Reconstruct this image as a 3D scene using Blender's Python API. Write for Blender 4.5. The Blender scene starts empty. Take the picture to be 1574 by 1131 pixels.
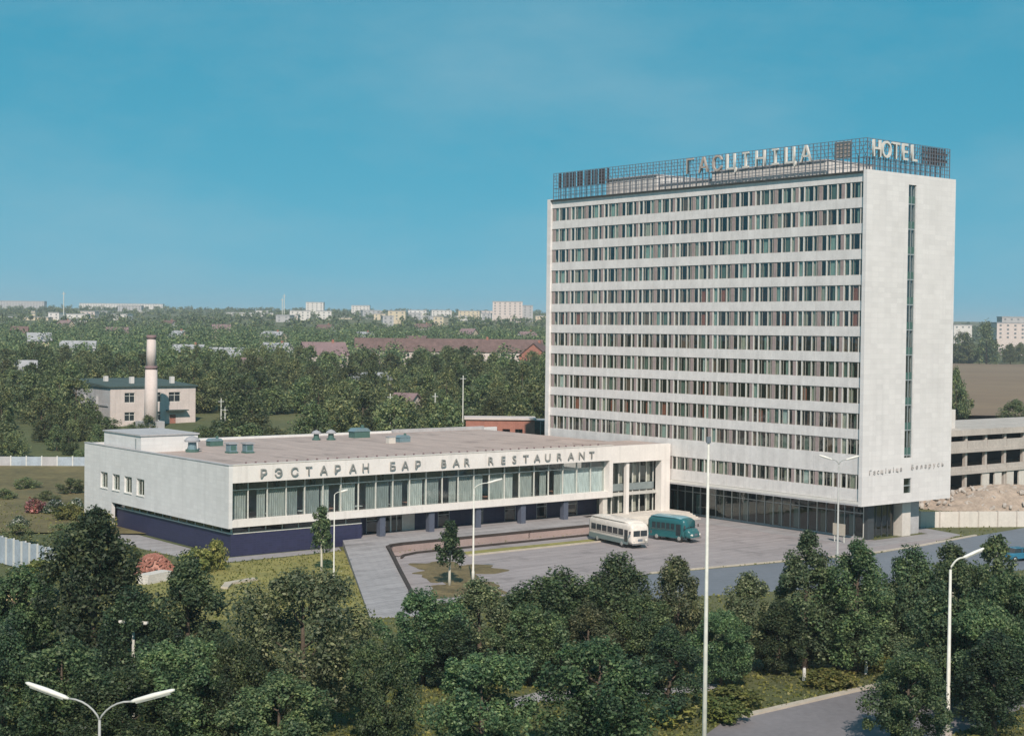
import bpy, math, random
import numpy as np
from mathutils import Matrix, Vector

# ------------------------------------------------------------------ camera, sky, sun, exposure
scn = bpy.context.scene
CAM_H, PITCH, ROLL, F_PX = 24.395, 1.408, 0.64, 2314.6
PW, PH = 1574.0, 1131.0
cam_d = bpy.data.cameras.new('camera'); cam = bpy.data.objects.new('camera', cam_d)
scn.collection.objects.link(cam); scn.camera = cam
cam_d.sensor_width = 36.0; cam_d.lens = F_PX / PW * 36.0
cam_d.clip_start = 0.5; cam_d.clip_end = 30000
cam.location = (0, 0, CAM_H)
cam.rotation_euler = (Matrix.Rotation(math.radians(90 - PITCH), 4, 'X') @ Matrix.Rotation(math.radians(ROLL), 4, 'Z')).to_euler()

SUN_AZ = (0.06, -1.0)       # horizontal direction towards the sun
SUN_EL = 40.0
world = bpy.data.worlds.new('World'); scn.world = world; world.use_nodes = True
nt = world.node_tree; nt.nodes.clear()
sky = nt.nodes.new('ShaderNodeTexSky'); sky.sky_type = 'NISHITA'; sky.sun_disc = False
sky.sun_elevation = math.radians(SUN_EL); sky.sun_rotation = math.atan2(SUN_AZ[0], SUN_AZ[1])
sky.air_density = 1.0; sky.dust_density = 0.2; sky.ozone_density = 3.0
# the sky's brightness drives one blue teal scale, hue nearly even, with the unseen zenith stop greyed to soften teal shade
bw = nt.nodes.new('ShaderNodeRGBToBW'); mul = nt.nodes.new('ShaderNodeMath'); mul.operation = 'MULTIPLY'; mul.inputs[1].default_value = 0.1
rmp = nt.nodes.new('ShaderNodeValToRGB')
for k_, (p_, c_) in enumerate([(0.15, (0.065, 0.225, 0.345)), (0.40, (0.040, 0.290, 0.440)), (0.70, (0.065, 0.360, 0.515)), (1.0, (0.110, 0.430, 0.585))]):
    if k_ > 1: rmp.color_ramp.elements.new(p_)
    rmp.color_ramp.elements[k_].position = p_; rmp.color_ramp.elements[k_].color = (*c_, 1)
scl = nt.nodes.new('ShaderNodeVectorMath'); scl.operation = 'SCALE'; scl.inputs['Scale'].default_value = 9.0
bgn = nt.nodes.new('ShaderNodeBackground'); bgn.inputs[1].default_value = 0.1
wout = nt.nodes.new('ShaderNodeOutputWorld')
nt.links.new(sky.outputs[0], bw.inputs[0]); nt.links.new(bw.outputs[0], mul.inputs[0]); nt.links.new(mul.outputs[0], rmp.inputs[0])
wtc = nt.nodes.new('ShaderNodeTexCoord'); wmp = nt.nodes.new('ShaderNodeMapping'); wmp.inputs['Scale'].default_value = (1, 1, 2.6)
nt.links.new(wtc.outputs['Generated'], wmp.inputs[0])
wn1 = nt.nodes.new('ShaderNodeTexNoise'); wn1.inputs['Scale'].default_value = 3.2; wn1.inputs['Detail'].default_value = 9; wn1.inputs['Roughness'].default_value = 0.62
nt.links.new(wmp.outputs[0], wn1.inputs['Vector'])
wr1 = nt.nodes.new('ShaderNodeMapRange'); wr1.inputs[1].default_value = 0.42; wr1.inputs[2].default_value = 0.78; wr1.inputs[4].default_value = 0.34
nt.links.new(wn1.outputs['Fac'], wr1.inputs[0])
wmx = nt.nodes.new('ShaderNodeMix'); wmx.data_type = 'RGBA'; wmx.inputs[7].default_value = (0.36, 0.50, 0.56, 1)
nt.links.new(wr1.outputs[0], wmx.inputs[0]); nt.links.new(rmp.outputs[0], wmx.inputs[6])
nt.links.new(wmx.outputs[2], scl.inputs[0]); nt.links.new(scl.outputs[0], bgn.inputs[0]); nt.links.new(bgn.outputs[0], wout.inputs[0])

sun_d = bpy.data.lights.new('sun', 'SUN'); sun_d.energy = 4.1; sun_d.angle = math.radians(0.5); sun_d.color = (1.0, 0.86, 0.77)
sun = bpy.data.objects.new('sun', sun_d); scn.collection.objects.link(sun)
ce = math.cos(math.radians(SUN_EL)); n_ = math.hypot(*SUN_AZ)
sun.rotation_euler = Vector((SUN_AZ[0] / n_ * ce, SUN_AZ[1] / n_ * ce, math.sin(math.radians(SUN_EL)))).to_track_quat('Z', 'Y').to_euler()
vs = scn.view_settings
vs.view_transform = 'Standard'; vs.look = 'None'; vs.exposure = 0.32; vs.gamma = 1.0; vs.use_curve_mapping = False
scn.cycles.max_bounces = 8; scn.cycles.transparent_max_bounces = 12; scn.cycles.volume_bounces = 0

# ------------------------------------------------------------------ helpers
COL = scn.collection
RND = random.Random(7)

class MB:
    """collects faces for one mesh"""
    def __init__(s): s.v = []; s.f = []; s.m = []
    def add(s, vs_, fs, mi=0):
        o = len(s.v); s.v += [tuple(p) for p in vs_]; s.f += [tuple(i + o for i in f) for f in fs]; s.m += [mi] * len(fs); return s
    def box(s, x0, x1, y0, y1, z0, z1, mi=0):
        return s.add([(x0,y0,z0),(x1,y0,z0),(x1,y1,z0),(x0,y1,z0),(x0,y0,z1),(x1,y0,z1),(x1,y1,z1),(x0,y1,z1)],
                     [(0,3,2,1),(4,5,6,7),(0,1,5,4),(1,2,6,5),(2,3,7,6),(3,0,4,7)], mi)
    def prism(s, poly, z0, z1, mi=0):
        n = len(poly)
        zz0 = z0 if isinstance(z0, (list, tuple)) else [z0] * n
        zz1 = z1 if isinstance(z1, (list, tuple)) else [z1] * n
        a = sum(poly[i][0] * poly[(i + 1) % n][1] - poly[(i + 1) % n][0] * poly[i][1] for i in range(n))
        if a < 0: poly = poly[::-1]; zz0 = list(zz0)[::-1]; zz1 = list(zz1)[::-1]
        vs_ = [(p[0], p[1], z) for p, z in zip(poly, zz0)] + [(p[0], p[1], z) for p, z in zip(poly, zz1)]
        fs = [tuple(range(n))[::-1], tuple(range(n, 2 * n))] + [(i, (i + 1) % n, n + (i + 1) % n, n + i) for i in range(n)]
        return s.add(vs_, fs, mi)
    def extr(s, prof, y0, y1, mi=0):
        """profile in x,z extruded along y"""
        n = len(prof)
        vs_ = [(p[0], y0, p[1]) for p in prof] + [(p[0], y1, p[1]) for p in prof]
        fs = [tuple(range(n)), tuple(range(n, 2 * n))[::-1]] + [((i + 1) % n, i, n + i, n + (i + 1) % n) for i in range(n)]
        return s.add(vs_, fs, mi)
    def tube(s, path, rad, n=8, cap=True, mi=0):
        path = [Vector(p) for p in path]
        if not isinstance(rad, (list, tuple)): rad = [rad] * len(path)
        rings = []
        for i, p in enumerate(path):
            t = (path[min(i + 1, len(path) - 1)] - path[max(i - 1, 0)]).normalized()
            u = t.cross(Vector((0, 0, 1)) if abs(t.z) < 0.95 else Vector((1, 0, 0))).normalized(); w = t.cross(u)
            rings.append([p + (u * math.cos(2 * math.pi * k / n) + w * math.sin(2 * math.pi * k / n)) * rad[i] for k in range(n)])
        vs_ = [q for r in rings for q in r]
        fs = [(i * n + k, i * n + (k + 1) % n, (i + 1) * n + (k + 1) % n, (i + 1) * n + k) for i in range(len(path) - 1) for k in range(n)]
        if cap: fs += [tuple(range(n))[::-1], tuple(range((len(path) - 1) * n, len(path) * n))]
        return s.add(vs_, fs, mi)
    def loft(s, rings, cap=True, mi=0):
        n = len(rings[0]); vs_ = [q for r in rings for q in r]
        fs = [(i * n + k, i * n + (k + 1) % n, (i + 1) * n + (k + 1) % n, (i + 1) * n + k) for i in range(len(rings) - 1) for k in range(n)]
        if cap: fs += [tuple(range(n))[::-1], tuple(range((len(rings) - 1) * n, len(rings) * n))]
        return s.add(vs_, fs, mi)
    def mesh(s, name, mats, smooth=False):
        me = bpy.data.meshes.new(name); me.from_pydata(s.v, [], s.f); me.update()
        for m in (mats if isinstance(mats, (list, tuple)) else [mats]): me.materials.append(m)
        if len(me.materials) > 1: me.polygons.foreach_set('material_index', s.m)
        if smooth: me.polygons.foreach_set('use_smooth', [True] * len(me.polygons))
        return me
    def build(s, name, mats, parent=None, smooth=False):
        return link(name, s.mesh(name, mats, smooth), parent)

def link(name, data, parent=None, loc=None, rz=None):
    o = bpy.data.objects.new(name, data); COL.objects.link(o)
    if parent is not None: o.parent = parent
    if loc is not None: o.location = loc
    if rz is not None: o.rotation_euler = (0, 0, rz)
    return o
def tag(o, label=None, cat=None, group=None, kind=None):
    if label: o['label'] = label
    if cat: o['category'] = cat
    if group: o['group'] = group
    if kind: o['kind'] = kind
    return o
def thing(name, label, cat, loc=(0, 0, 0), rz=0.0, group=None):
    return tag(link(name, None, None, loc, rz), label, cat, group)
def copy_tree(o, parent=None):
    c = o.copy(); COL.objects.link(c); c.parent = parent
    for ch in list(o.children): copy_tree(ch, c)
    return c
def box(name, m, parent, *b): return MB().box(*b).build(name, m, parent)

# rays of the surveyed viewpoint: used only to read real ground positions
_pi, _ro = math.radians(PITCH), math.radians(ROLL)
def ray(x, y):
    a, b = x - PW / 2, y - PH / 2
    a, b = a * math.cos(_ro) + b * math.sin(_ro), -a * math.sin(_ro) + b * math.cos(_ro)
    dx, dz = a / F_PX, -b / F_PX
    return (dx, math.cos(_pi) + dz * math.sin(_pi), dz * math.cos(_pi) - math.sin(_pi))
def gp(x, y, z=0.0):
    d = ray(x, y); t = (z - CAM_H) / d[2]; return (d[0] * t, d[1] * t)
def ap(x, y, Y):
    d = ray(x, y); t = Y / d[1]; return (d[0] * t, Y, CAM_H + d[2] * t)

TH = math.radians(38.653); EX = (math.cos(TH), math.sin(TH)); LY = (-math.sin(TH), math.cos(TH))
HO = (40.92, 175.131); RO = (-29.82, 158.909)
def site(o, x, y): return (o[0] + EX[0] * x + LY[0] * y, o[1] + EX[1] * x + LY[1] * y)

def interp(t, xs, ys): return float(np.interp(t, xs, ys))
def terrain(x, y):
    d = y
    if d < 200: return 0.0
    left = interp(d, [225, 300, 400, 600, 1000, 1500, 2000, 3000, 4500, 9000], [0, 4.3, 7.5, 11, 19, 30, 41, 60, 72, 60])
    right = interp(d, [300, 400, 1000, 1400, 2000, 3000, 4500, 9000], [0, 2, 5, 17, 34, 52, 66, 60])
    a = x / max(d, 1.0); w = min(1, max(0, (a - 0.16) / 0.1)); w = w * w * (3 - 2 * w)
    return left * (1 - w) + right * w

# ------------------------------------------------------------------ materials
def nodes(name):
    m = bpy.data.materials.new(name); m.use_nodes = True
    t = m.node_tree; return m, t, t.nodes['Principled BSDF'], t.nodes['Material Output']
def coords(t, scale=1.0, obj=True):
    tc = t.nodes.new('ShaderNodeTexCoord'); mp = t.nodes.new('ShaderNodeMapping')
    mp.inputs['Scale'].default_value = (scale, scale, scale) if not isinstance(scale, tuple) else scale
    if obj == 'world':
        g = t.nodes.new('ShaderNodeNewGeometry'); t.links.new(g.outputs['Position'], mp.inputs[0])
    else: t.links.new(tc.outputs['Object'], mp.inputs[0])
    return mp.outputs[0]
def noise(t, vec, sc, det=4, rough=0.6):
    n = t.nodes.new('ShaderNodeTexNoise'); n.inputs['Scale'].default_value = sc; n.inputs['Detail'].default_value = det
    n.inputs['Roughness'].default_value = rough; t.links.new(vec, n.inputs['Vector']); return n.outputs['Fac']
def ramp(t, fac, stops):
    r = t.nodes.new('ShaderNodeValToRGB'); e = r.color_ramp.elements
    while len(e) < len(stops): e.new(0.5)
    for k, (p, c) in enumerate(stops): e[k].position = p; e[k].color = (*c, 1)
    t.links.new(fac, r.inputs[0]); return r.outputs[0]
def mixc(t, fac, a, b, mode='MIX'):
    m = t.nodes.new('ShaderNodeMix'); m.data_type = 'RGBA'; m.blend_type = mode
    for sock, v in ((m.inputs[0], fac), (m.inputs[6], a), (m.inputs[7], b)):
        if hasattr(v, 'is_linked'): t.links.new(v, sock)
        elif isinstance(v, tuple): sock.default_value = (*v, 1)
        else: sock.default_value = v
    return m.outputs[2]
def bump(t, bsdf, h, strength=0.3, dist=0.02):
    b = t.nodes.new('ShaderNodeBump'); b.inputs['Strength'].default_value = strength; b.inputs['Distance'].default_value = dist
    t.links.new(h, b.inputs['Height']); t.links.new(b.outputs[0], bsdf.inputs['Normal'])
def sc(c, k): return tuple(max(0, min(1, v * k)) for v in c)
def rough_mat(name, c, rough=0.8, var=0.18, s=0.35, fine=4.0, bstr=0.2, bdist=0.02, streak=False, metallic=0.0, wcoord=False, c2=None):
    m, t, b, o = nodes(name)
    v = coords(t, 1.0, 'world' if wcoord else True)
    n1 = noise(t, v, s, 5); n2 = noise(t, v, fine, 4)
    a = ramp(t, n1, [(0.3, sc(c, 1 - var)), (0.7, c2 if c2 else sc(c, 1 + var * 0.6))])
    col = mixc(t, 0.35, a, ramp(t, n2, [(0.3, sc(c, 1 - var * 1.3)), (0.7, sc(c, 1 + var * 0.8))]))
    if streak:
        v2 = coords(t, (1.3, 1.3, 0.06)); n3 = noise(t, v2, 1.2, 5)
        col = mixc(t, ramp(t, n3, [(0.50, (0, 0, 0)), (0.75, (0.35, 0.35, 0.35))]), col, sc(c, 0.62))
    t.links.new(col, b.inputs['Base Color']); b.inputs['Roughness'].default_value = rough; b.inputs['Metallic'].default_value = metallic
    bump(t, b, n2, bstr, bdist); return m
def paint(name, c, rough=0.4, metallic=0.0, coat=0.0):
    m, t, b, o = nodes(name); v = coords(t, 1.0)
    n = noise(t, v, 3.0, 4)
    t.links.new(ramp(t, n, [(0.3, sc(c, 0.86)), (0.7, sc(c, 1.08))]), b.inputs['Base Color'])
    b.inputs['Roughness'].default_value = rough; b.inputs['Metallic'].default_value = metallic; b.inputs['Coat Weight'].default_value = coat
    return m
def glass_mat(name, tintc, refl=0.12, rough=0.02):
    m = bpy.data.materials.new(name); m.use_nodes = True; t = m.node_tree; t.nodes.clear()
    out = t.nodes.new('ShaderNodeOutputMaterial'); mix = t.nodes.new('ShaderNodeMixShader')
    tr = t.nodes.new('ShaderNodeBsdfTransparent'); tr.inputs[0].default_value = (*tintc, 1)
    gl = t.nodes.new('ShaderNodeBsdfGlossy'); gl.inputs['Roughness'].default_value = rough; gl.inputs['Color'].default_value = (0.9, 0.95, 0.95, 1)
    fr0 = t.nodes.new('ShaderNodeLayerWeight'); fr0.inputs[0].default_value = 0.5; fr = t.nodes.new('ShaderNodeMath'); fr.operation = 'POWER'; fr.inputs[1].default_value = 3.5; t.links.new(fr0.outputs['Facing'], fr.inputs[0])
    ad = t.nodes.new('ShaderNodeMath'); ad.operation = 'ADD'; ad.inputs[1].default_value = refl; ad.use_clamp = True
    oi = t.nodes.new('ShaderNodeObjectInfo'); nm = t.nodes.new('ShaderNodeTexNoise'); nm.inputs['Scale'].default_value = 0.8
    tc = t.nodes.new('ShaderNodeTexCoord'); va = t.nodes.new('ShaderNodeVectorMath'); va.operation = 'ADD'
    cb = t.nodes.new('ShaderNodeCombineXYZ'); ml = t.nodes.new('ShaderNodeMath'); ml.operation = 'MULTIPLY'; ml.inputs[1].default_value = 60
    t.links.new(oi.outputs['Random'], ml.inputs[0]); t.links.new(ml.outputs[0], cb.inputs[0]); t.links.new(tc.outputs['Object'], va.inputs[0]); t.links.new(cb.outputs[0], va.inputs[1])
    t.links.new(va.outputs[0], nm.inputs['Vector'])
    bp = t.nodes.new('ShaderNodeBump'); bp.inputs['Strength'].default_value = 0.25; bp.inputs['Distance'].default_value = 0.05
    t.links.new(nm.outputs[0], bp.inputs['Height']); t.links.new(bp.outputs[0], gl.inputs['Normal'])
    t.links.new(fr.outputs[0], ad.inputs[0]); t.links.new(ad.outputs[0], mix.inputs[0])
    t.links.new(tr.outputs[0], mix.inputs[1]); t.links.new(gl.outputs[0], mix.inputs[2]); t.links.new(mix.outputs[0], out.inputs[0])
    return m
def leaf_mat(name, c0, c1, c2, trans=0.3):
    m = bpy.data.materials.new(name); m.use_nodes = True; t = m.node_tree; t.nodes.clear()
    out = t.nodes.new('ShaderNodeOutputMaterial'); ge = t.nodes.new('ShaderNodeNewGeometry'); oi = t.nodes.new('ShaderNodeObjectInfo')
    col = ramp(t, ge.outputs['Random Per Island'], [(0.0, c0), (0.55, c1), (1.0, c2)])
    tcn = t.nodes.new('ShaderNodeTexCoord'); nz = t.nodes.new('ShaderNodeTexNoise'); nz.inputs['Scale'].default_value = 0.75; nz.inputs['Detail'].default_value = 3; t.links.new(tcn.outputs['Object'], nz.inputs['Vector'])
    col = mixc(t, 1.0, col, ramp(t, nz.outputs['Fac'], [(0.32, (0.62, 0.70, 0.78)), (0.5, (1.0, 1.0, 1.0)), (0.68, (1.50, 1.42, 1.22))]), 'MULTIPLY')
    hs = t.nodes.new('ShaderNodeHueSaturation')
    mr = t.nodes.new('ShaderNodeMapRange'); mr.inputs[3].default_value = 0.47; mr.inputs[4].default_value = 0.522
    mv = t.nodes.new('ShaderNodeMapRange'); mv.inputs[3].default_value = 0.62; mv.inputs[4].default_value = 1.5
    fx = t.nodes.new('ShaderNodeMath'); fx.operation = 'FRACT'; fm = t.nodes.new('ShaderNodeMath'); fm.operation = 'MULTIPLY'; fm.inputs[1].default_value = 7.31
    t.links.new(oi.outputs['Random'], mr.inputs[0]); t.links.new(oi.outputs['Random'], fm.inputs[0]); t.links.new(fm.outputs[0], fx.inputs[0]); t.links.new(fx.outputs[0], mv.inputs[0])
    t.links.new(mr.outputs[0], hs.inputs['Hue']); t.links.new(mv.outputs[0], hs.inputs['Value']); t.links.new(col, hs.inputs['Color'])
    di = t.nodes.new('ShaderNodeBsdfPrincipled'); di.inputs['Roughness'].default_value = 0.55; di.inputs['Specular IOR Level'].default_value = 0.35
    tl = t.nodes.new('ShaderNodeBsdfTranslucent'); mx = t.nodes.new('ShaderNodeMixShader'); mx.inputs[0].default_value = trans
    t.links.new(hs.outputs[0], di.inputs['Base Color']); t.links.new(hs.outputs[0], tl.inputs[0])
    t.links.new(di.outputs[0], mx.inputs[1]); t.links.new(tl.outputs[0], mx.inputs[2]); t.links.new(mx.outputs[0], out.inputs[0])
    return m
def tile_mat(name, c, mortar, sx, sz, rough=0.7, axis='xz', var=0.12):
    """fine facing tiles, far too small to resolve singly"""
    m, t, b, o = nodes(name); v = coords(t, 1.0)
    sp = t.nodes.new('ShaderNodeSeparateXYZ'); t.links.new(v, sp.inputs[0]); cb = t.nodes.new('ShaderNodeCombineXYZ')
    ad = t.nodes.new('ShaderNodeMath'); ad.operation = 'ADD'; t.links.new(sp.outputs[0], ad.inputs[0]); t.links.new(sp.outputs[1], ad.inputs[1])
    t.links.new(ad.outputs[0], cb.inputs[0]); t.links.new(sp.outputs[2], cb.inputs[1])
    br = t.nodes.new('ShaderNodeTexBrick'); br.offset = 0.0; br.inputs['Scale'].default_value = 1.0
    br.inputs['Brick Width'].default_value = sx; br.inputs['Row Height'].default_value = sz; br.inputs['Mortar Size'].default_value = 0.02
    br.inputs['Color1'].default_value = (*sc(c, 1 - var), 1); br.inputs['Color2'].default_value = (*sc(c, 1 + var * 0.5), 1); br.inputs['Mortar'].default_value = (*mortar, 1)
    t.links.new(cb.outputs[0], br.inputs['Vector'])
    n = noise(t, v, 0.25, 5); col = mixc(t, 0.5, br.outputs['Color'], ramp(t, n, [(0.3, sc(c, 0.85)), (0.7, sc(c, 1.06))]))
    v2 = coords(t, (0.9, 0.9, 0.04)); n3 = noise(t, v2, 1.0, 5)
    col = mixc(t, ramp(t, n3, [(0.52, (0, 0, 0)), (0.8, (0.3, 0.3, 0.3))]), col, sc(c, 0.65))
    t.links.new(col, b.inputs['Base Color']); b.inputs['Roughness'].default_value = rough
    bump(t, b, br.outputs['Fac'], 0.15, 0.01); return m

M = {}
M['endwall'] = tile_mat('endwall', (0.70, 0.68, 0.65), (0.55, 0.54, 0.52), 1.2, 0.6)
M['spandrel'] = rough_mat('spandrel', (0.68, 0.66, 0.63), 0.8, 0.20, 0.5, 5, 0.15, 0.01, streak=True)
M['pier'] = rough_mat('pier', (0.66, 0.645, 0.59), 0.7, 0.12, 0.8, 5)
M['panel'] = rough_mat('panel', (0.33, 0.26, 0.245), 0.7, 0.25, 0.6, 3)
M['coping'] = rough_mat('coping', (0.05, 0.05, 0.045), 0.6, 0.3, 1, 5)
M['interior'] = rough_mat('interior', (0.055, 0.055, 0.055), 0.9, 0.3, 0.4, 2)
M['interior_light'] = rough_mat('interior_light', (0.50, 0.50, 0.46), 0.9, 0.2, 0.4, 2)
M['frame_w'] = paint('frame_w', (0.62, 0.62, 0.56), 0.5)
M['frame_wood'] = paint('frame_wood', (0.36, 0.335, 0.295), 0.5)
M['frame_g'] = paint('frame_g', (0.38, 0.42, 0.42), 0.4, 0.3)
M['frame_d'] = paint('frame_d', (0.07, 0.08, 0.085), 0.4, 0.3)
M['glass'] = glass_mat('glass', (0.72, 0.82, 0.78), 0.10)
M['glass_big'] = glass_mat('glass_big', (0.82, 0.89, 0.88), 0.09)
M['glass_dark'] = glass_mat('glass_dark', (0.42, 0.52, 0.50), 0.09)
M['glass_blue'] = glass_mat('glass_blue', (0.25, 0.28, 0.42), 0.10)
CURT = [('cur_teal', (0.40, 0.50, 0.46)), ('cur_green', (0.16, 0.21, 0.18)), ('cur_red', (0.42, 0.12, 0.08)), ('cur_cream', (0.55, 0.50, 0.42)), ('cur_brown', (0.20, 0.11, 0.08)), ('cur_white', (0.66, 0.69, 0.68)), ('cur_net', (0.40, 0.41, 0.385)), ('cur_net_grey', (0.27, 0.295, 0.285)), ('cur_net_pale', (0.52, 0.53, 0.50))]
def cloth(name, c):
    m, t, b, o = nodes(name); v = coords(t, (7, 7, 0.4)); n = noise(t, v, 1.5, 3)
    t.links.new(ramp(t, n, [(0.3, sc(c, 0.6)), (0.7, sc(c, 1.15))]), b.inputs['Base Color']); b.inputs['Roughness'].default_value = 0.9; return m
for nme, c in CURT: M[nme] = cloth(nme, c)
M['rest_white'] = tile_mat('rest_white', (0.68, 0.68, 0.66), (0.55, 0.55, 0.53), 0.9, 0.45)
M['fascia'] = rough_mat('fascia', (0.74, 0.71, 0.66), 0.6, 0.10, 0.4, 3, streak=True)
M['navy'] = tile_mat('navy', (0.026, 0.028, 0.072), (0.04, 0.042, 0.09), 0.5, 0.25, 0.55, var=0.35)
M['roof_gravel'] = rough_mat('roof_gravel', (0.40, 0.32, 0.27), 0.95, 0.22, 0.12, 8, 0.5, 0.03, c2=(0.46, 0.38, 0.33))
M['letter_dark'] = paint('letter_dark', (0.30, 0.31, 0.29), 0.5, 0.2)
M['letter_light'] = paint('letter_light', (0.62, 0.60, 0.54), 0.5)
M['letter_brown'] = paint('letter_brown', (0.42, 0.36, 0.31), 0.6)
M['letter_grey'] = paint('letter_grey', (0.36, 0.34, 0.32), 0.6)
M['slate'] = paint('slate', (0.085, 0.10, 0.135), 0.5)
M['beam_grey'] = paint('beam_grey', (0.20, 0.24, 0.24), 0.5)
M['steel'] = paint('steel', (0.19, 0.215, 0.245), 0.6, 0.4)
M['steel_dark'] = paint('steel_dark', (0.09, 0.07, 0.07), 0.7, 0.2)
M['vent_blue'] = paint('vent_blue', (0.17, 0.26, 0.29), 0.55, 0.2)
M['vent_green'] = paint('vent_green', (0.06, 0.13, 0.11), 0.6)
M['pole'] = paint('pole', (0.60, 0.60, 0.53), 0.55)
M['pole_grey'] = paint('pole_grey', (0.36, 0.37, 0.35), 0.6)
M['lamp_head'] = paint('lamp_head', (0.72, 0.71, 0.64), 0.4)
M['lamp_glass'] = paint('lamp_glass', (0.55, 0.56, 0.52), 0.15)
M['paving'] = rough_mat('paving', (0.29, 0.275, 0.27), 0.9, 0.22, 0.10, 1.6, 0.3, 0.02)
M['paving_lot'] = rough_mat('paving_lot', (0.27, 0.24, 0.235), 0.9, 0.42, 0.13, 1.1, 0.3, 0.02)
def lot_mat(name, c, sw, sh, rot):
    m, t, b, o = nodes(name); g = t.nodes.new('ShaderNodeNewGeometry'); mp = t.nodes.new('ShaderNodeMapping'); mp.inputs['Rotation'].default_value = (0, 0, -rot)
    t.links.new(g.outputs['Position'], mp.inputs[0]); v = mp.outputs[0]
    br = t.nodes.new('ShaderNodeTexBrick'); br.offset = 0.5; br.inputs['Scale'].default_value = 1; br.inputs['Brick Width'].default_value = sw; br.inputs['Row Height'].default_value = sh; br.inputs['Mortar Size'].default_value = 0.05; br.inputs['Bias'].default_value = 0.0
    br.inputs['Color1'].default_value = (*sc(c, 0.9), 1); br.inputs['Color2'].default_value = (*sc(c, 1.12), 1); br.inputs['Mortar'].default_value = (*sc(c, 0.6), 1); t.links.new(v, br.inputs['Vector'])
    m2 = t.nodes.new('ShaderNodeMapping'); m2.inputs['Scale'].default_value = (0.12, 0.9, 1); t.links.new(v, m2.inputs[0])
    col = mixc(t, 0.55, br.outputs['Color'], ramp(t, noise(t, m2.outputs[0], 1.0, 6, 0.7), [(0.3, sc(c, 0.6)), (0.5, c), (0.72, sc(c, 1.35))]))
    st = noise(t, v, 0.22, 5, 0.65); col = mixc(t, ramp(t, st, [(0.56, (0, 0, 0)), (0.68, (0.55, 0.55, 0.55))]), col, sc(c, 0.45))
    st2 = noise(t, v, 1.3, 4, 0.6); col = mixc(t, ramp(t, st2, [(0.62, (0, 0, 0)), (0.72, (0.5, 0.5, 0.5))]), col, sc(c, 0.5))
    t.links.new(col, b.inputs['Base Color']); b.inputs['Roughness'].default_value = 0.9; bump(t, b, noise(t, v, 5, 3), 0.3, 0.02); return m
M['paving_lot'] = lot_mat('paving_slabs', (0.29, 0.262, 0.258), 3.0, 1.5, TH)
M['paving'] = lot_mat('paving_walk', (0.30, 0.29, 0.29), 1.0, 1.0, TH)
M['roof_gravel'] = lot_mat('roofing_felt', (0.40, 0.325, 0.285), 9.0, 1.0, TH + math.pi / 2)
M['asphalt_blue'] = rough_mat('asphalt_blue', (0.15, 0.17, 0.195), 0.8, 0.22, 0.08, 1.5, 0.3, 0.02)
M['asphalt'] = rough_mat('asphalt', (0.19, 0.18, 0.185), 0.9, 0.25, 0.15, 2.0, 0.3, 0.02)
M['kerb'] = rough_mat('kerb', (0.46, 0.41, 0.33), 0.9, 0.2, 0.6, 4)
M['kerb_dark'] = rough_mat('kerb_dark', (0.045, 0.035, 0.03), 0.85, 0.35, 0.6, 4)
M['pink_gravel'] = rough_mat('pink_gravel', (0.34, 0.265, 0.24), 0.95, 0.25, 0.25, 6, 0.4, 0.03)
M['lawn'] = rough_mat('lawn', (0.25, 0.245, 0.068), 0.95, 0.5, 0.35, 1.6, 0.8, 0.08, c2=(0.32, 0.285, 0.09))
M['grass_dry'] = rough_mat('grass_dry', (0.13, 0.118, 0.045), 0.95, 0.55, 0.12, 0.9, 0.8, 0.12, c2=(0.21, 0.165, 0.068))
M['far_pane'] = paint('far_pane', (0.17, 0.19, 0.20), 0.3)
M['grass_patch'] = rough_mat('grass_patch', (0.15, 0.125, 0.05), 0.95, 0.7, 0.5, 2.5, 0.8, 0.08, c2=(0.24, 0.18, 0.085))
M['field'] = rough_mat('field', (0.215, 0.145, 0.09), 0.95, 0.2, 0.012, 0.08, 0.4, 0.2, wcoord=True, c2=(0.25, 0.185, 0.105))
M['concrete'] = rough_mat('concrete', (0.47, 0.43, 0.38), 0.9, 0.25, 0.35, 3, streak=True)
M['white_wall'] = rough_mat('white_wall', (0.60, 0.57, 0.51), 0.85, 0.16, 0.4, 3, streak=True)
M['rubble'] = rough_mat('rubble', (0.36, 0.295, 0.235), 0.95, 0.4, 0.6, 3, 0.8, 0.1)
M['brick'] = rough_mat('brick', (0.34, 0.15, 0.11), 0.9, 0.3, 0.6, 5)
M['plaster_pink'] = rough_mat('plaster_pink', (0.60, 0.525, 0.48), 0.9, 0.15, 0.5, 3, streak=True)
M['plaster_grey'] = rough_mat('plaster_grey', (0.42, 0.42, 0.42), 0.9, 0.2, 0.5, 3, streak=True)
M['plaster_white'] = rough_mat('plaster_white', (0.62, 0.60, 0.56), 0.9, 0.12, 0.3, 2)
M['plaster_cream'] = rough_mat('plaster_cream', (0.58, 0.50, 0.36), 0.9, 0.15, 0.3, 2)
M['roof_green'] = rough_mat('roof_green', (0.055, 0.085, 0.075), 0.85, 0.3, 0.4, 3)
M['roof_red'] = rough_mat('roof_red', (0.155, 0.10, 0.088), 0.9, 0.4, 0.5, 2)
M['roof_purple'] = rough_mat('roof_purple', (0.22, 0.15, 0.15), 0.9, 0.3, 0.3, 2)
M['roof_grey'] = rough_mat('roof_grey', (0.33, 0.34, 0.35), 0.8, 0.2, 0.3, 2)
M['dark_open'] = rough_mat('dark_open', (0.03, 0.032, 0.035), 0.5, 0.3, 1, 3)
M['fence_blue'] = rough_mat('fence_blue', (0.36, 0.42, 0.47), 0.85, 0.25, 0.6, 3, streak=True)
M['fence_white'] = rough_mat('fence_white', (0.62, 0.62, 0.58), 0.85, 0.15, 0.6, 3)
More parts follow.
